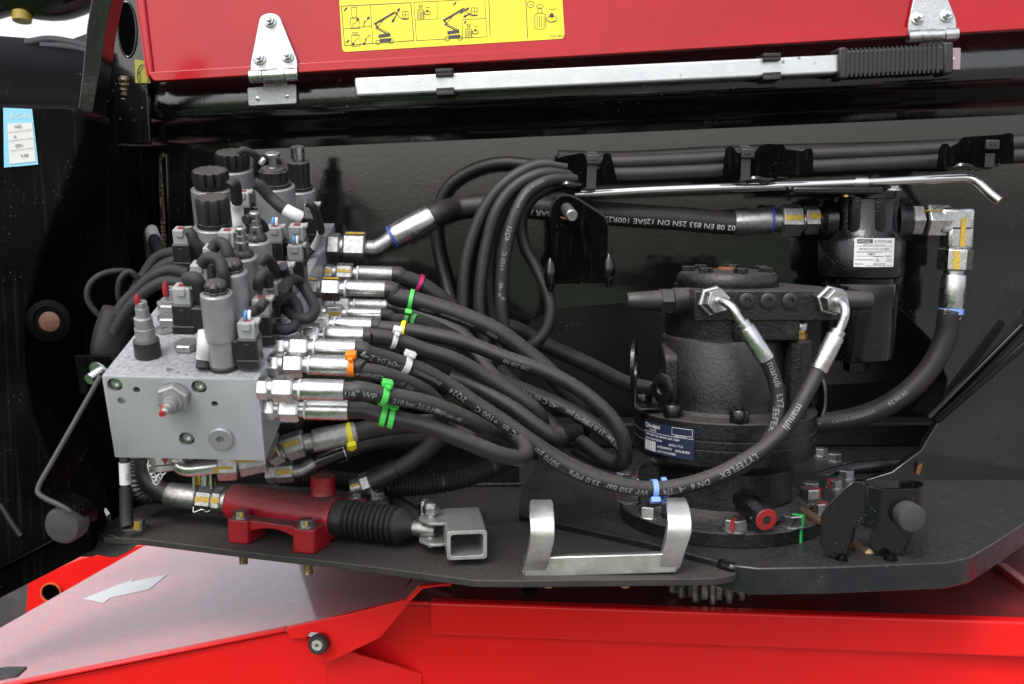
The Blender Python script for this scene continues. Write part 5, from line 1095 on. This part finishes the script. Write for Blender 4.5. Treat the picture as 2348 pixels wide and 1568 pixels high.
# hoses fanning down from the first clamp
KH = [
 ('outermost looping hose from the first clamp, swinging wide to the left', [(1260, 382, 1040), (1210, 376, 1042), (1150, 372, 1045), (1085, 388, 1050), (1030, 425, 1055), (1003, 480, 1060), (1002, 560, 1060), (1020, 640, 1055), (1042, 720, 1045), (1070, 830, 1035), (1090, 920, 1030)], 6.0),
 ('second hose from the first clamp, dropping behind the printed thick hose', [(1300, 382, 990), (1235, 378, 988), (1170, 410, 985), (1122, 460, 985), (1092, 520, 985), (1070, 590, 985), (1062, 670, 985), (1065, 760, 985), (1082, 860, 985), (1095, 960, 985)], 6.1),
 ('third hose from the first clamp, the middle strand of the fan', [(1310, 396, 992), (1240, 398, 985), (1180, 428, 982), (1140, 480, 980), (1118, 550, 980), (1104, 630, 980), (1100, 710, 980), (1115, 800, 980), (1136, 900, 980)], 6.1),
 ('printed hose of the fan with white lettering running down it', [(1320, 408, 992), (1260, 412, 985), (1210, 440, 980), (1178, 500, 976), (1160, 570, 974), (1150, 650, 974), (1152, 730, 974), (1168, 800, 978), (1185, 860, 985)], 6.3),
 ('hose curling to the right below the first clamp into a round loop', [(1330, 412, 1000), (1270, 425, 998), (1220, 455, 1000), (1196, 500, 1004), (1202, 560, 1006), (1232, 618, 1004), (1256, 672, 1000), (1262, 718, 998), (1250, 760, 998), (1222, 790, 1000), (1180, 812, 1010)], 6.0),
 ('inner hose of the fan hidden between the middle strands', [(1290, 402, 1000), (1200, 430, 1000), (1150, 490, 1000), (1122, 580, 1000), (1120, 680, 1000), (1135, 760, 1000), (1160, 830, 1000)], 5.9)]
for i, (lb_, pp, r) in enumerate(KH):
    H_['k%d' % i] = line(lb_, px(*pp), r, m=rubber_r, group='hoses fanning down from the first clamp', texts=[(1184, 478, 'ENGINEERED IN ITALY', 3.6, True, .1), (1160, 555, '4Q23', 6.2, True, .1), (1152, 620, '+100 C', 6, True, .1), (1149, 690, 'psi -40', 6, True, .1)] if i == 3 else ())
for i, (lb_, pp, r) in enumerate([('top hose of the horizontal pair along the wall', [(1280, 372, 1010), (1420, 372, 1012), (1660, 362, 1014), (1860, 354, 1014), (2150, 342, 1014), (2250, 334, 1014), (2420, 322, 1014)], 7.4),
 ('lower hose of the horizontal pair along the wall', [(1290, 396, 1008), (1420, 399, 1010), (1660, 390, 1012), (1860, 382, 1012), (2150, 368, 1012), (2250, 362, 1012), (2420, 352, 1012)], 7.4), ('rear hose of the horizontal run, seen between the pair and the wall', [(1280, 360, 1040), (1420, 362, 1044), (1660, 350, 1046), (2150, 336, 1046), (2420, 318, 1046)], 7)]):
    line(lb_, px(*pp), r, m=rubber_r, group='hoses along the wall')
# returning strands and low hoses
line('return strand of a looped hose rising behind the front hoses', px((1284, 1008, 868), (1272, 985, 880), (1240, 945, 900), (1190, 890, 930), (1150, 850, 960)), 6.4, m=rubber_r)
line('hose with a hooked end in the middle of the front bundle', px((1030, 862, 850), (1090, 886, 850), (1165, 928, 846), (1236, 980, 844), (1268, 1002, 846), (1284, 1008, 856), (1280, 992, 870)), 6.4)
H_['low'] = line('dark lower hose with a yellow tie on a shiny ferrule', px((618, 1048, 835), (668, 1022, 835), (745, 1006, 838), (800, 996, 842), (870, 980, 850), (960, 972, 865), (1050, 985, 885), (1140, 1000, 900)), 8.4,
    [('tee_arm', 12, 9.6, 6, zinc_d, ymark, -.3), ('nut_collar', 3, 8, 18, zinc_d), ('nut', 17, 11.6, 6, zinc_d, ymark, -.4), ('tail_tube', 7, 7, 18, zinc_d), ('ferrule', 36, 10, 8, zinc_d)], (), m=rubber_r)
line('black hose with a bright ring below the yellow tied one', px((612, 1085, 870), (650, 1082, 870), (690, 1078, 872), (718, 1062, 875), (770, 1040, 880), (850, 1012, 890), (940, 1000, 905), (1030, 1004, 920)), 8.2,
    [('adapter', 8, 9, 6, zinc_d), ('nut', 15, 9.6, 6, zinc_d, ymark, .2), ('bent_tube', 20, 5.4, 18, zinc_d), ('ferrule', 26, 9.4, 16, black_gloss), ('ring', 1, 9.7, 20, zinc)], (), m=rubber_r)
line('hose rising from the pump outlet towards the bundle', px((808, 1120, 905), (830, 1112, 905), (870, 1096, 905), (930, 1066, 905), (985, 1025, 905), (1010, 995, 905), (1020, 960, 905)), 9,
    [('outlet_elbow', 9, 8, 18, zinc_d, ymark, .3), ('outlet_nut', 10, 10.4, 6, zinc_d), ('ferrule', 26, 11, 16, black_sat)], (), m=rubber_r)
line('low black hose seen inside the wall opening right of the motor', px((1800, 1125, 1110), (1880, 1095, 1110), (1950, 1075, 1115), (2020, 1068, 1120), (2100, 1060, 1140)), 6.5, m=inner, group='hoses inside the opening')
def corrug(label, pts, r, pitch=3.2):
    p = Path(px(*pts), 1.6); rs = [r*(1+.1*(1 if (int(s/pitch*2) % 2) else -1)) for s in p.s]
    ob = make('corrugated_conduit', MB().sweep(p.p, rs, 16), corr, smooth=60); tag(ob, label, 'conduit', 'corrugated conduits')
corrug('black corrugated conduit running behind the red pump', [(640, 1092, 925), (740, 1098, 925), (820, 1108, 925), (900, 1116, 922), (980, 1112, 918), (1060, 1098, 915), (1130, 1072, 915), (1190, 1045, 918), (1260, 1010, 925), (1330, 985, 935)], 8.6)
corrug('upright corrugated conduit standing behind the block left of the chain', [(310, 1020, 950), (312, 1070, 950), (314, 1115, 950), (328, 1132, 955), (370, 1134, 965), (430, 1128, 975)], 8.4)
corrug('thin corrugated conduit stub behind the looped hoses', [(1262, 1000, 940), (1300, 992, 945), (1345, 985, 950)], 9)
# ties
tie('magenta tie on the hose of the third fitting from the rear', H_['f2'], 962, 649, t_pink, head=False)
tie('long green tie on the thick upper hose', H_['f3'], 942, 686, t_green, hd=-1.25)
tie('first of two close green ties behind the yellow tie', H_['f4'], 937, 736, t_green, head=False); tie('second of two close green ties behind the yellow tie', H_['f4'], 950, 738, t_green, head=False)
tie('bright yellow tie next to the natural white tie', H_['f5'], 922, 756, t_yel, hd=-1.1)
tie('natural white tie next to the yellow tie', H_['f6'], 905, 778, t_clear, hd=1.0, w_=4.2, skew=.25)
tie('grey natural tie on the long printed hose', H_['f7'], 928, 836, t_clear, hd=1.35, w_=5)
tie('orange tie behind a ferrule', H_['f8'], 810, 843, t_or, hd=1.1, w_=4.6)
tie('green tie with a big head on the front upper hose', H_['f9'], 884, 905, t_green, hd=1.15, w_=4.4, skew=.1)
tie('left one of the paired green ties on the lowest hose', H_['f10'], 880, 953, t_green, hd=1.3, w_=4.2); tie('right one of the paired green ties on the lowest hose', H_['f10'], 900, 958, t_green, hd=1.3, w_=4.2, skew=-.2)
tie('yellow tie on the shiny lower ferrule', H_['low'], 798, 998, t_yel, hd=-1.0, w_=4.4, skew=.15)
tie('front blue tie joining the two motor hoses', H_['f7'], 1496, 1121, t_blue, hd=-1.3, w_=4.4); tie('rear blue tie peeking behind the front one on the motor hoses', H_['ml'], 1526, 1120, t_blue, hd=-1.4, w_=4.2, dr=2)
tie('brown tie glimpsed under the front upper hose', H_['f9'], 822, 893, t_brown, head=False, w_=6, dr=-1.5) if False else None
# ---------------------------------------------------------------- hand pump
hp_ = thing('hand_pump', 'dark red hand pump with black bellows bolted to the floor plate', 'hand pump', PZ(650, 1255, FLOOR))
a0, a1 = P(532, 1150, 928), P(772, 1188, 892); pa_ = (a1-a0).normalized(); Lb = (a1-a0).length
make('pump_barrel', MB().lathe(a0, pa_, [(-1, 13.5), (1, 16.4), (4, 17.4), (Lb-10, 18), (Lb-2, 19.4), (Lb, 18.4)], 40), red_pump, hp_)
su = Z; sf_ = pa_.cross(Z).normalized()
if sf_.y > 0: sf_ = -sf_
ph_ = V((pa_.x, pa_.y, 0)).normalized()
def foot(u, v, front=True):
    c = PZ(u, v, FLOOR) if front else None; return c
f1, f2_ = PZ(557, 1240, FLOOR), PZ(706, 1262, FLOOR)
for c in (f1, f2_):
    make('foot', MB().prism(rpoly([c+ph_*(-11)+sf_*9, c+ph_*11+sf_*9, c+ph_*11-sf_*24, c+ph_*-11-sf_*24], 5), V((0, 0, 22))), red_pump, hp_, bev=1.5, seg=3)
dd = (f2_-f1); 
arch = [f1+Z*21.5, f2_+Z*21.5, f2_+Z*6-ph_*9]+[f1+dd*(1-t)+Z*(7+9*sin(pi*t)) for t in [.16+.07*i for i in range(11)]]+[f1+Z*6+ph_*9]
make('foot_web', MB().prism([p+sf_*4 for p in arch], sf_*-14), red_pump, hp_, bev=1.2)
make('web_fillet', MB().prism([f1+Z*20-sf_*6, f2_+Z*20-sf_*6, f2_+Z*28-sf_*30, f1+Z*28-sf_*30], sf_*-10), red_pump, hp_, bev=3, seg=3)
pbm = bolt_mesh('pump_bolt', 6.8, 5.6, zinc, 8.2)
for c in (f1, f2_):
    inst('pump_bolt', pbm, hp_, c+Z*22+sf_*1, Matrix.Rotation(R(0, 1), 3, 'Z')); make('paint_mark', MB().box(c+Z*26+sf_*6.2+ph_*3, (2.4, .8, 5), (ph_, sf_, Z)), ymark, hp_)
    q = c-Z*6; make('lower_nut', MB().hexa(q, q-Z*5, 7).lathe(q, -Z, [(0, 9), (1, 9)], 20), thread, hp_)
    make('bolt_end', MB().lathe(q-Z*5, -Z, [(i*.9, 4.1 if i % 2 else 3.5) for i in range(12)], 16), thread, hp_)
tb0 = P(741, 1132, 905); make('top_boss', MB().lathe(tb0, Z, [(0, 12), (4, 11.2), (16, 11), (17, 10)], 32), red_pump, hp_)
for u, v, Yb in ((815, 1140, 905), (866, 1142, 905)):
    c = P(u, v, Yb); make('rear_foot', MB().box(c-Z*12, (24, 22, 24)), red_pump if u < 840 else black_sat, hp_, bev=3); inst('pump_bolt', pbm, hp_, c, Matrix.Rotation(R(0, 1), 3, 'Z'))
make('rear_flange', MB().prism([p for p in px((830, 1148, 925), (875, 1132, 925), (925, 1145, 915), (965, 1175, 900), (960, 1230, 890), (830, 1230, 890))], V((0, 10, 0))), black_sat, hp_, bev=2)
# bellows
b0, b1 = P(768, 1187, 893), P(950, 1210, 872); bd = (b1-b0).normalized(); bL = (b1-b0).length
pr = [(0, 16.4), (12, 16.8), (13, 15.5)]
nb = 9
for i in range(nb):
    s = 14+i*(bL-32)/nb; st_ = (bL-32)/nb; pr += [(s, 14.6), (s+st_*.2, 16.6), (s+st_*.5, 17.6), (s+st_*.8, 16.6), (s+st_*.98, 14.6)]
pr += [(bL-16, 15.5), (bL-12, 16.5), (bL-6, 12), (bL, 7.6)]
make('bellows', MB().lathe(b0, bd, pr, 40, cap=(1, 1)), rubber, hp_, smooth=50)
r1 = P(1000, 1216, 866); make('piston_rod', MB().lathe(b1-bd*2, (r1-b1), [(0, 7), (2, 7.4), ((r1-b1).length, 7.4), ((r1-b1).length+2, 6)], 24), zinc_d, hp_)
yk = [(960, 1196), (966, 1178), (985, 1172), (1025, 1176), (1046, 1184), (1044, 1196), (1020, 1205), (985, 1206)]
for dv in (0, 48): 
    make('yoke_plate', MB().prism(rpoly([PZ(u, v+dv, P(1000, 1190+dv, 866).z) for u, v in yk], 4), V((0, 0, 2.6))), socket_m, hp_, bev=.5)
p0_ = P(988, 1180, 866); make('yoke_pin', MB().cyl(p0_+Z*6, p0_-Z*28, 4.2), zinc, hp_); make('yoke_nut', MB().hexa(p0_+Z*1, p0_+Z*8, 7.4).lathe(p0_+Z*8, Z, [(0, 6.2), (3, 5.8), (4, 4)], 20), zinc, hp_)
p1_ = P(976, 1166, 890); make('link_nut', MB().hexa(p1_-Z*2, p1_+Z*5, 7.2).lathe(p1_+Z*5, Z, [(0, 6), (3, 5.6), (4, 4)], 20).lathe(p1_-Z*8, Z, [(0, 6), (6, 7)], 20), zinc, hp_)
# square socket
c0 = P(1071, 1250, 824); axs = (P(1050, 1160, 905)-P(1071, 1215, 828)).normalized(); axs = V((-.13, 1, .03)).normalized()
sx_, sz_ = axs.cross(Z).normalized(), None; sx_ = -sx_ if sx_.x < 0 else sx_; sz_ = sx_.cross(axs); sz_ = -sz_ if sz_.z < 0 else sz_
so = MB(); wv = 33.5; hv = 25
def ring4(o_, w_, h_): return rpoly([o_-sx_*w_/2-sz_*h_/2, o_+sx_*w_/2-sz_*h_/2, o_+sx_*w_/2+sz_*h_/2, o_-sx_*w_/2+sz_*h_/2], 3.2, 4)
ro_, ri_ = ring4(c0, wv, hv), ring4(c0, wv-6.4, hv-6.4); rbk, rib_ = ring4(c0+axs*62, wv, hv), ring4(c0+axs*62, wv-6.4, hv-6.4); n = len(ro_)
so.v = ro_+ri_+rbk+rib_
so.f = [(i, (i+1) % n, n+(i+1) % n, n+i) for i in range(n)]+[(i, 2*n+i, 2*n+(i+1) % n, (i+1) % n) for i in range(n)]+[(n+i, n+(i+1) % n, 3*n+(i+1) % n, 3*n+i) for i in range(n)]+[(2*n+i, 3*n+i, 3*n+(i+1) % n, 2*n+(i+1) % n) for i in range(n)]
make('lever_socket', so, socket_m, hp_, bev=.4)
# pump inlet hose, ferrule and nut at the left end
line('thick hose entering the left end of the red pump', px((330, 1050, 945), (334, 1085, 945), (352, 1115, 942), (392, 1134, 937), (440, 1141, 934), (500, 1148, 931), (534, 1152, 929)), 9.4, (), [('pump_seat', 8, 11.6, 18, zinc_d), ('adapter', 10, 13.2, 6, zinc_d, ymark, .0), ('nut', 16, 12.2, 6, zinc_d, ymark, .35), ('ferrule', 30, 11.6, 10, zinc_d)], m=rubber_r)
# earth lead with bolt
ec_ = thing('earth_lead', 'earth cable with a white marker and ring lug bolted to the plate', 'cable', PZ(305, 1210, FLOOR))
p = Path(px((285, 1030, 905), (286, 1060, 905), (288, 1110, 905), (289, 1160, 903), (290, 1195, 900), (292, 1208, 898)), 3)
make('braid', MB().sweep(p.p, 4.6, 12), braid, ec_); make('white_marker', MB().sweep(p.sub(p.s_near(286, 1062), p.s_near(288, 1108)), 5.2, 12), sleeve_w, ec_); make('shrink_sleeve', MB().sweep(p.sub(p.s_near(288, 1118), p.L), 5.8, 12), sleeve, ec_)
f9 = Flat(P(285, 1100, 899), Z*-1, X); f9.text('T02', -6, 1.5, 5, .8); make('marker_print', f9.m, ink, ec_)
lg = PZ(318, 1212, FLOOR+.5); make('ring_lug', MB().prism([lg+V((-22, -1, 0)), lg+V((-10, -8, 0)), lg+V((6, -8, 0)), lg+V((10, 0, 0)), lg+V((6, 8, 0)), lg+V((-10, 7, 0)), lg+V((-22, 4, 0))], Z*1.4), zinc, ec_)
eb_ = bolt_mesh('lug_bolt', 6, 6, zinc_d, 7); inst('lug_bolt', eb_, ec_, lg+Z*1.6, Matrix.Rotation(.4, 3, 'Z')); make('paint_mark', MB().box(lg+Z*5.6+V((1, -5.9, 0)), (5.5, .7, 6.5)).box(lg+Z*1.6+V((1, -6.9, 0)), (6, 1, 1.4)), ymark, ec_)
# fittings under the block: test point with chain, bent pipe, tee
tpn = thing('test_coupling', 'knurled steel test coupling cap with a red triangle under the block', 'coupling', P(378, 1056, 800))
c = P(376, 1058, 800); make('coupling_cap', MB().lathe(c+Z*12, V((.08, -.1, -1)), [(0, 11), (4, 12), (13, 12), (14, 13.4), (18, 13.4), (19, 11)], 40), zinc_d, tpn)
make('red_triangle', MB().prism(px((371, 1050, 785.5), (386, 1050, 785.5), (379, 1067, 785.5)), V((0, .6, 0))), rmark, tpn)
chn = thing('safety_chain', 'small steel chain dangling from the test coupling', 'chain', P(360, 1110, 790))
cp = Path(px((344, 1055, 792), (345, 1075, 790), (352, 1092, 790), (358, 1106, 790), (364, 1096, 790), (374, 1082, 792), (384, 1068, 794)), 1)
for i in range(11):
    s = cp.L*(i+.5)/11; c = cp.at(s); t = cp.tan(s); a_, b_, _ = frame(t, Y_ if i % 2 else Z+X*.4); lnk = [c+t*(3.6*cos(k*pi/6))+(a_ if i % 2 else b_)*(2.0*sin(k*pi/6)) for k in range(13)]
    make('chain_link', MB().sweep(lnk, .62, 6, cap=False), zinc, chn)
pl = [P(354, 1108, 790), P(351, 1114, 790), P(360, 1118, 790), P(367, 1112, 790)]
bpn = thing('pipe_bend', 'short bent steel pipe with yellow marked nuts under the block front', 'pipe', P(480, 1070, 790))
pp = Path(px((408, 1052, 800), (412, 1066, 796), (432, 1074, 794), (470, 1071, 794), (512, 1066, 796), (560, 1064, 800)), 2)
make('bend_tube', MB().sweep(pp.sub(0, pp.L*.7), 6.4, 18), zinc, bpn); s = pp.L*.62
make('seat_nut', MB().hexa(P(411, 1046, 800), P(411, 1064, 798), 11), zinc, bpn)
e_ = pp.tan(pp.L*.8); c = pp.at(pp.L*.64); make('nut', MB().hexa(c, c+e_*16, 12.4, phase=.3), zinc_d, bpn, bev=.4); make('paint_mark', MB().box(c+e_*8+V((0, -11.2, -1)), (15, .6, 5), (e_, Y_, Z)), ymark, bpn)
c = c+e_*16; make('tee_body', MB().hexa(c, c+e_*22+Z*4, 10.5, phase=.2), zinc_d, bpn, bev=.4); make('tee_mark', MB().box(c+e_*8+V((0, -9.8, 6)), (16, .7, 4), (e_, Y_, Z)), ymark, bpn)
make('tee_branch', MB().hexa(c+e_*16+Z*6, c+e_*24+Z*28, 10.5), zinc_d, bpn, bev=.4); make('branch_mark', MB().box(c+e_*14+V((2, -10.4, 14)), (12, .8, 12), (e_, Y_, Z)), ymark, bpn)
lp_ = thing('lock_pin', 'bright quick release pin with a yellow tag behind the pump inlet', 'pin', P(468, 1095, 870))
make('pin_shank', MB().cyl(P(468, 1080, 866), P(468, 1112, 866), 3.6), zinc, lp_); make('tag_strip', MB().prism(px((452, 1078, 872), (488, 1078, 872), (494, 1112, 872), (456, 1112, 872)), V((0, .8, 0))), material('tag_yellow', (.62, .36, .01), .5), lp_)
for u in (447, 486): make('wing', MB().box(P(u, 1100, 864), (2, 8, 14)), zinc, lp_)
f10 = Flat(P(483, 1106, 871.4), Z, -X); f10.text('nu', 0, 0, 5); f11 = Flat(P(476, 1108, 871.4), Z, -X); f11.text('von', 0, 0, 5); make('tag_print', f10.m.add(f11.m.v, f11.m.f), ink, lp_)
spn = make('spring_wire', MB().sweep(Path(px((444, 1162, 915), (444, 1174, 913), (452, 1172, 913), (464, 1168, 913), (474, 1174, 913), (482, 1170, 913)), 1).p, .7, 6), zinc_d); tag(spn, 'thin bent spring wire under the pump inlet nut', 'wire')

# ---------------------------------------------------------------- aluminium handle
ah = thing('lever_rest', 'bright aluminium cradle with two curved arms on the plate edge', 'cradle', PZ(1390, 1315, FLOOR))
c0 = PZ(1390, 1322, FLOOR); base_y = c0.y
def hpnt(u, v, y): return P(u, v, y)
yb0 = PZ(1390, 1318, FLOOR).y
def arm(us, name):
    prof = []                               # (v, depth offset, left u, right u)
    mb = MB()
    for (v, dy, ul, ur) in us:
        p, q = P(ul, v, yb0+dy), P(ur, v, yb0+dy); mb.v += [p, q, q+V((0, 7, 2.5)), p+V((0, 7, 2.5))]
    m = len(us)
    for i in range(m-1):
        for k in range(4): j = (k+1) % 4; mb.f.append((4*i+k, 4*i+j, 4*i+4+j, 4*i+4+k))
    mb.f += [(3, 2, 1, 0), (4*m-4, 4*m-3, 4*m-2, 4*m-1)]
    return make(name, mb, alu_h, ah, bev=1.3, seg=3, smooth=60)
alu_h = material('cradle_alu', (.6, .6, .58), .36, .9, col2=(.44, .42, .39), nscale=50, namt=.8, bump=.12, bscale=400, rvar=.2, specks=.3, spscale=160, spcol=(.2, .18, .16))
arm([(1324, 0, 1200, 1244), (1308, -1, 1203, 1252), (1290, -3, 1206, 1258), (1268, -8, 1210, 1264), (1245, -12, 1214, 1270), (1225, -13, 1216, 1272), (1205, -11, 1216, 1272), (1185, -6, 1214, 1271), (1165, 2, 1214, 1270), (1156, 6, 1218, 1264)], 'curved_arm')
arm([(1313, 0, 1508, 1550), (1300, -1, 1513, 1560), (1284, -3, 1517, 1566), (1262, -8, 1521, 1572), (1240, -12, 1526, 1580), (1220, -13, 1530, 1586), (1200, -11, 1532, 1586), (1180, -6, 1530, 1584), (1162, 2, 1530, 1580), (1152, 6, 1534, 1574)], 'curved_arm')
make('cross_bar', MB().prism([P(1200, 1325, yb0-1), P(1552, 1314, yb0-1), P(1556, 1268, yb0-1), P(1262, 1277, yb0-1), P(1206, 1280, yb0-1)], V((0, 7, 0))), alu_h, ah, bev=1.2)
make('base_flange', MB().prism([P(1198, 1322, yb0+5), P(1545, 1310, yb0+5), P(1535, 1284, yb0+5+38), P(1200, 1284, yb0+5+38)][:4], V((0, 0, 5))), alu_h, ah, bev=1)
for u in (1258, 1437): make('fixing_bolt', MB().lathe(PZ(u, 1338, FLOOR-6)+V((0, 12, 0)), -Z, [(i*1.2, 4.4 if i % 2 else 3.8) for i in range(7)], 14), thread, ah)

# ---------------------------------------------------------------- fork bracket with rubber stops
fk = thing('fork_bracket', 'black bent fork bracket with a round rubber stop on the slewing plate', 'bracket', PZ(1960, 1310, tz))
def fpt(u, v, y): return P(u, v, y)
leg1 = [(1879, 1246), (1881, 1182), (1891, 1163), (1934, 1120), (1956, 1103), (1978, 1105), (1986, 1120), (1984, 1200), (1969, 1208), (1956, 1212), (1949, 1246), (1930, 1314), (1922, 1318), (1915, 1290), (1886, 1256)]
make('front_leg', MB().prism([P(u, v, 826) for u, v in leg1], V((6, 8, 0))), black_gloss, fk, bev=1)
leg2 = [(1996, 1205), (2091, 1205), (2088, 1225), (2078, 1250), (2054, 1314), (2044, 1318), (2036, 1280), (2008, 1267), (1993, 1252)]
make('rear_leg', MB().prism([P(u, v, 832) for u, v in leg2], V((6, 8, 0))), black_gloss, fk, bev=1)
web = Path(px((1950, 1112, 838), (1975, 1109, 830), (1998, 1117, 824), (2022, 1122, 822), (2060, 1122, 822), (2105, 1120, 822), (2118, 1112, 826), (2112, 1106, 836), (2090, 1105, 846), (2066, 1106, 850)), 3)
zt_, zb_ = 0, -62
mb = MB(); m = len(web.p)
for p in web.p[int(m*.16):]:
    mb.v += [p, p+V((-1, 0, -35)), p+V((-1, 5, -35)), p+V((0, 5, 0))]
m = len(mb.v)//4
for i in range(m-1):
    for k in range(4): j = (k+1) % 4; mb.f.append((4*i+k, 4*i+j, 4*i+4+j, 4*i+4+k))
mb.f += [(3, 2, 1, 0), (4*m-4, 4*m-3, 4*m-2, 4*m-1)]
make('curved_web', mb, black_gloss, fk, bev=.8, smooth=60)
c = P(2078, 1178, 822); d = V((.04, -1, -.05)).normalized(); make('rubber_stop', MB().lathe(c, d, [(-1, 11.4), (10, 11.8), (12, 11), (12.6, 9)], 32), bump_m, fk)
for u, v in ((1922, 1292), (2034, 1290)): make('weld_blob', MB().lathe(P(u+6, v+2, 826), V((.1, -.2, 1)), [(-9, 3), (-5, 6.5), (0, 7.4), (5, 5.5), (9, 2)], 14), black_side, fk)
tg = thing('dry_twig', 'broken brown twig lying between the bracket and the motor', 'twig', PZ(1900, 1220, tz+6))
t0, t1 = P(1838, 1170, 905), P(1990, 1268, 845); make('bark', MB().sweep(Path([t0, t0.lerp(t1, .4)+V((1, 0, 1)), t1], 5).p, 4.2, 9), wood, tg); make('broken_end', MB().lathe(t1, (t1-t0), [(0, 4.4), (3, 3.6), (6, 1.5)], 9), wood_e, tg)
# leaf scrap on the wall and small debris
lf_ = make('dry_leaf', MB().add(px((2100, 1085, WALL-3), (2104, 1068, WALL-6), (2116, 1060, WALL-8), (2112, 1078, WALL-4), (2108, 1090, WALL-3)), [(0, 1, 2, 3, 4)]), material('leaf_brown', (.25, .09, .03), .8)); tag(lf_, 'small brown dry leaf stuck on the wall above the fork bracket', 'leaf')
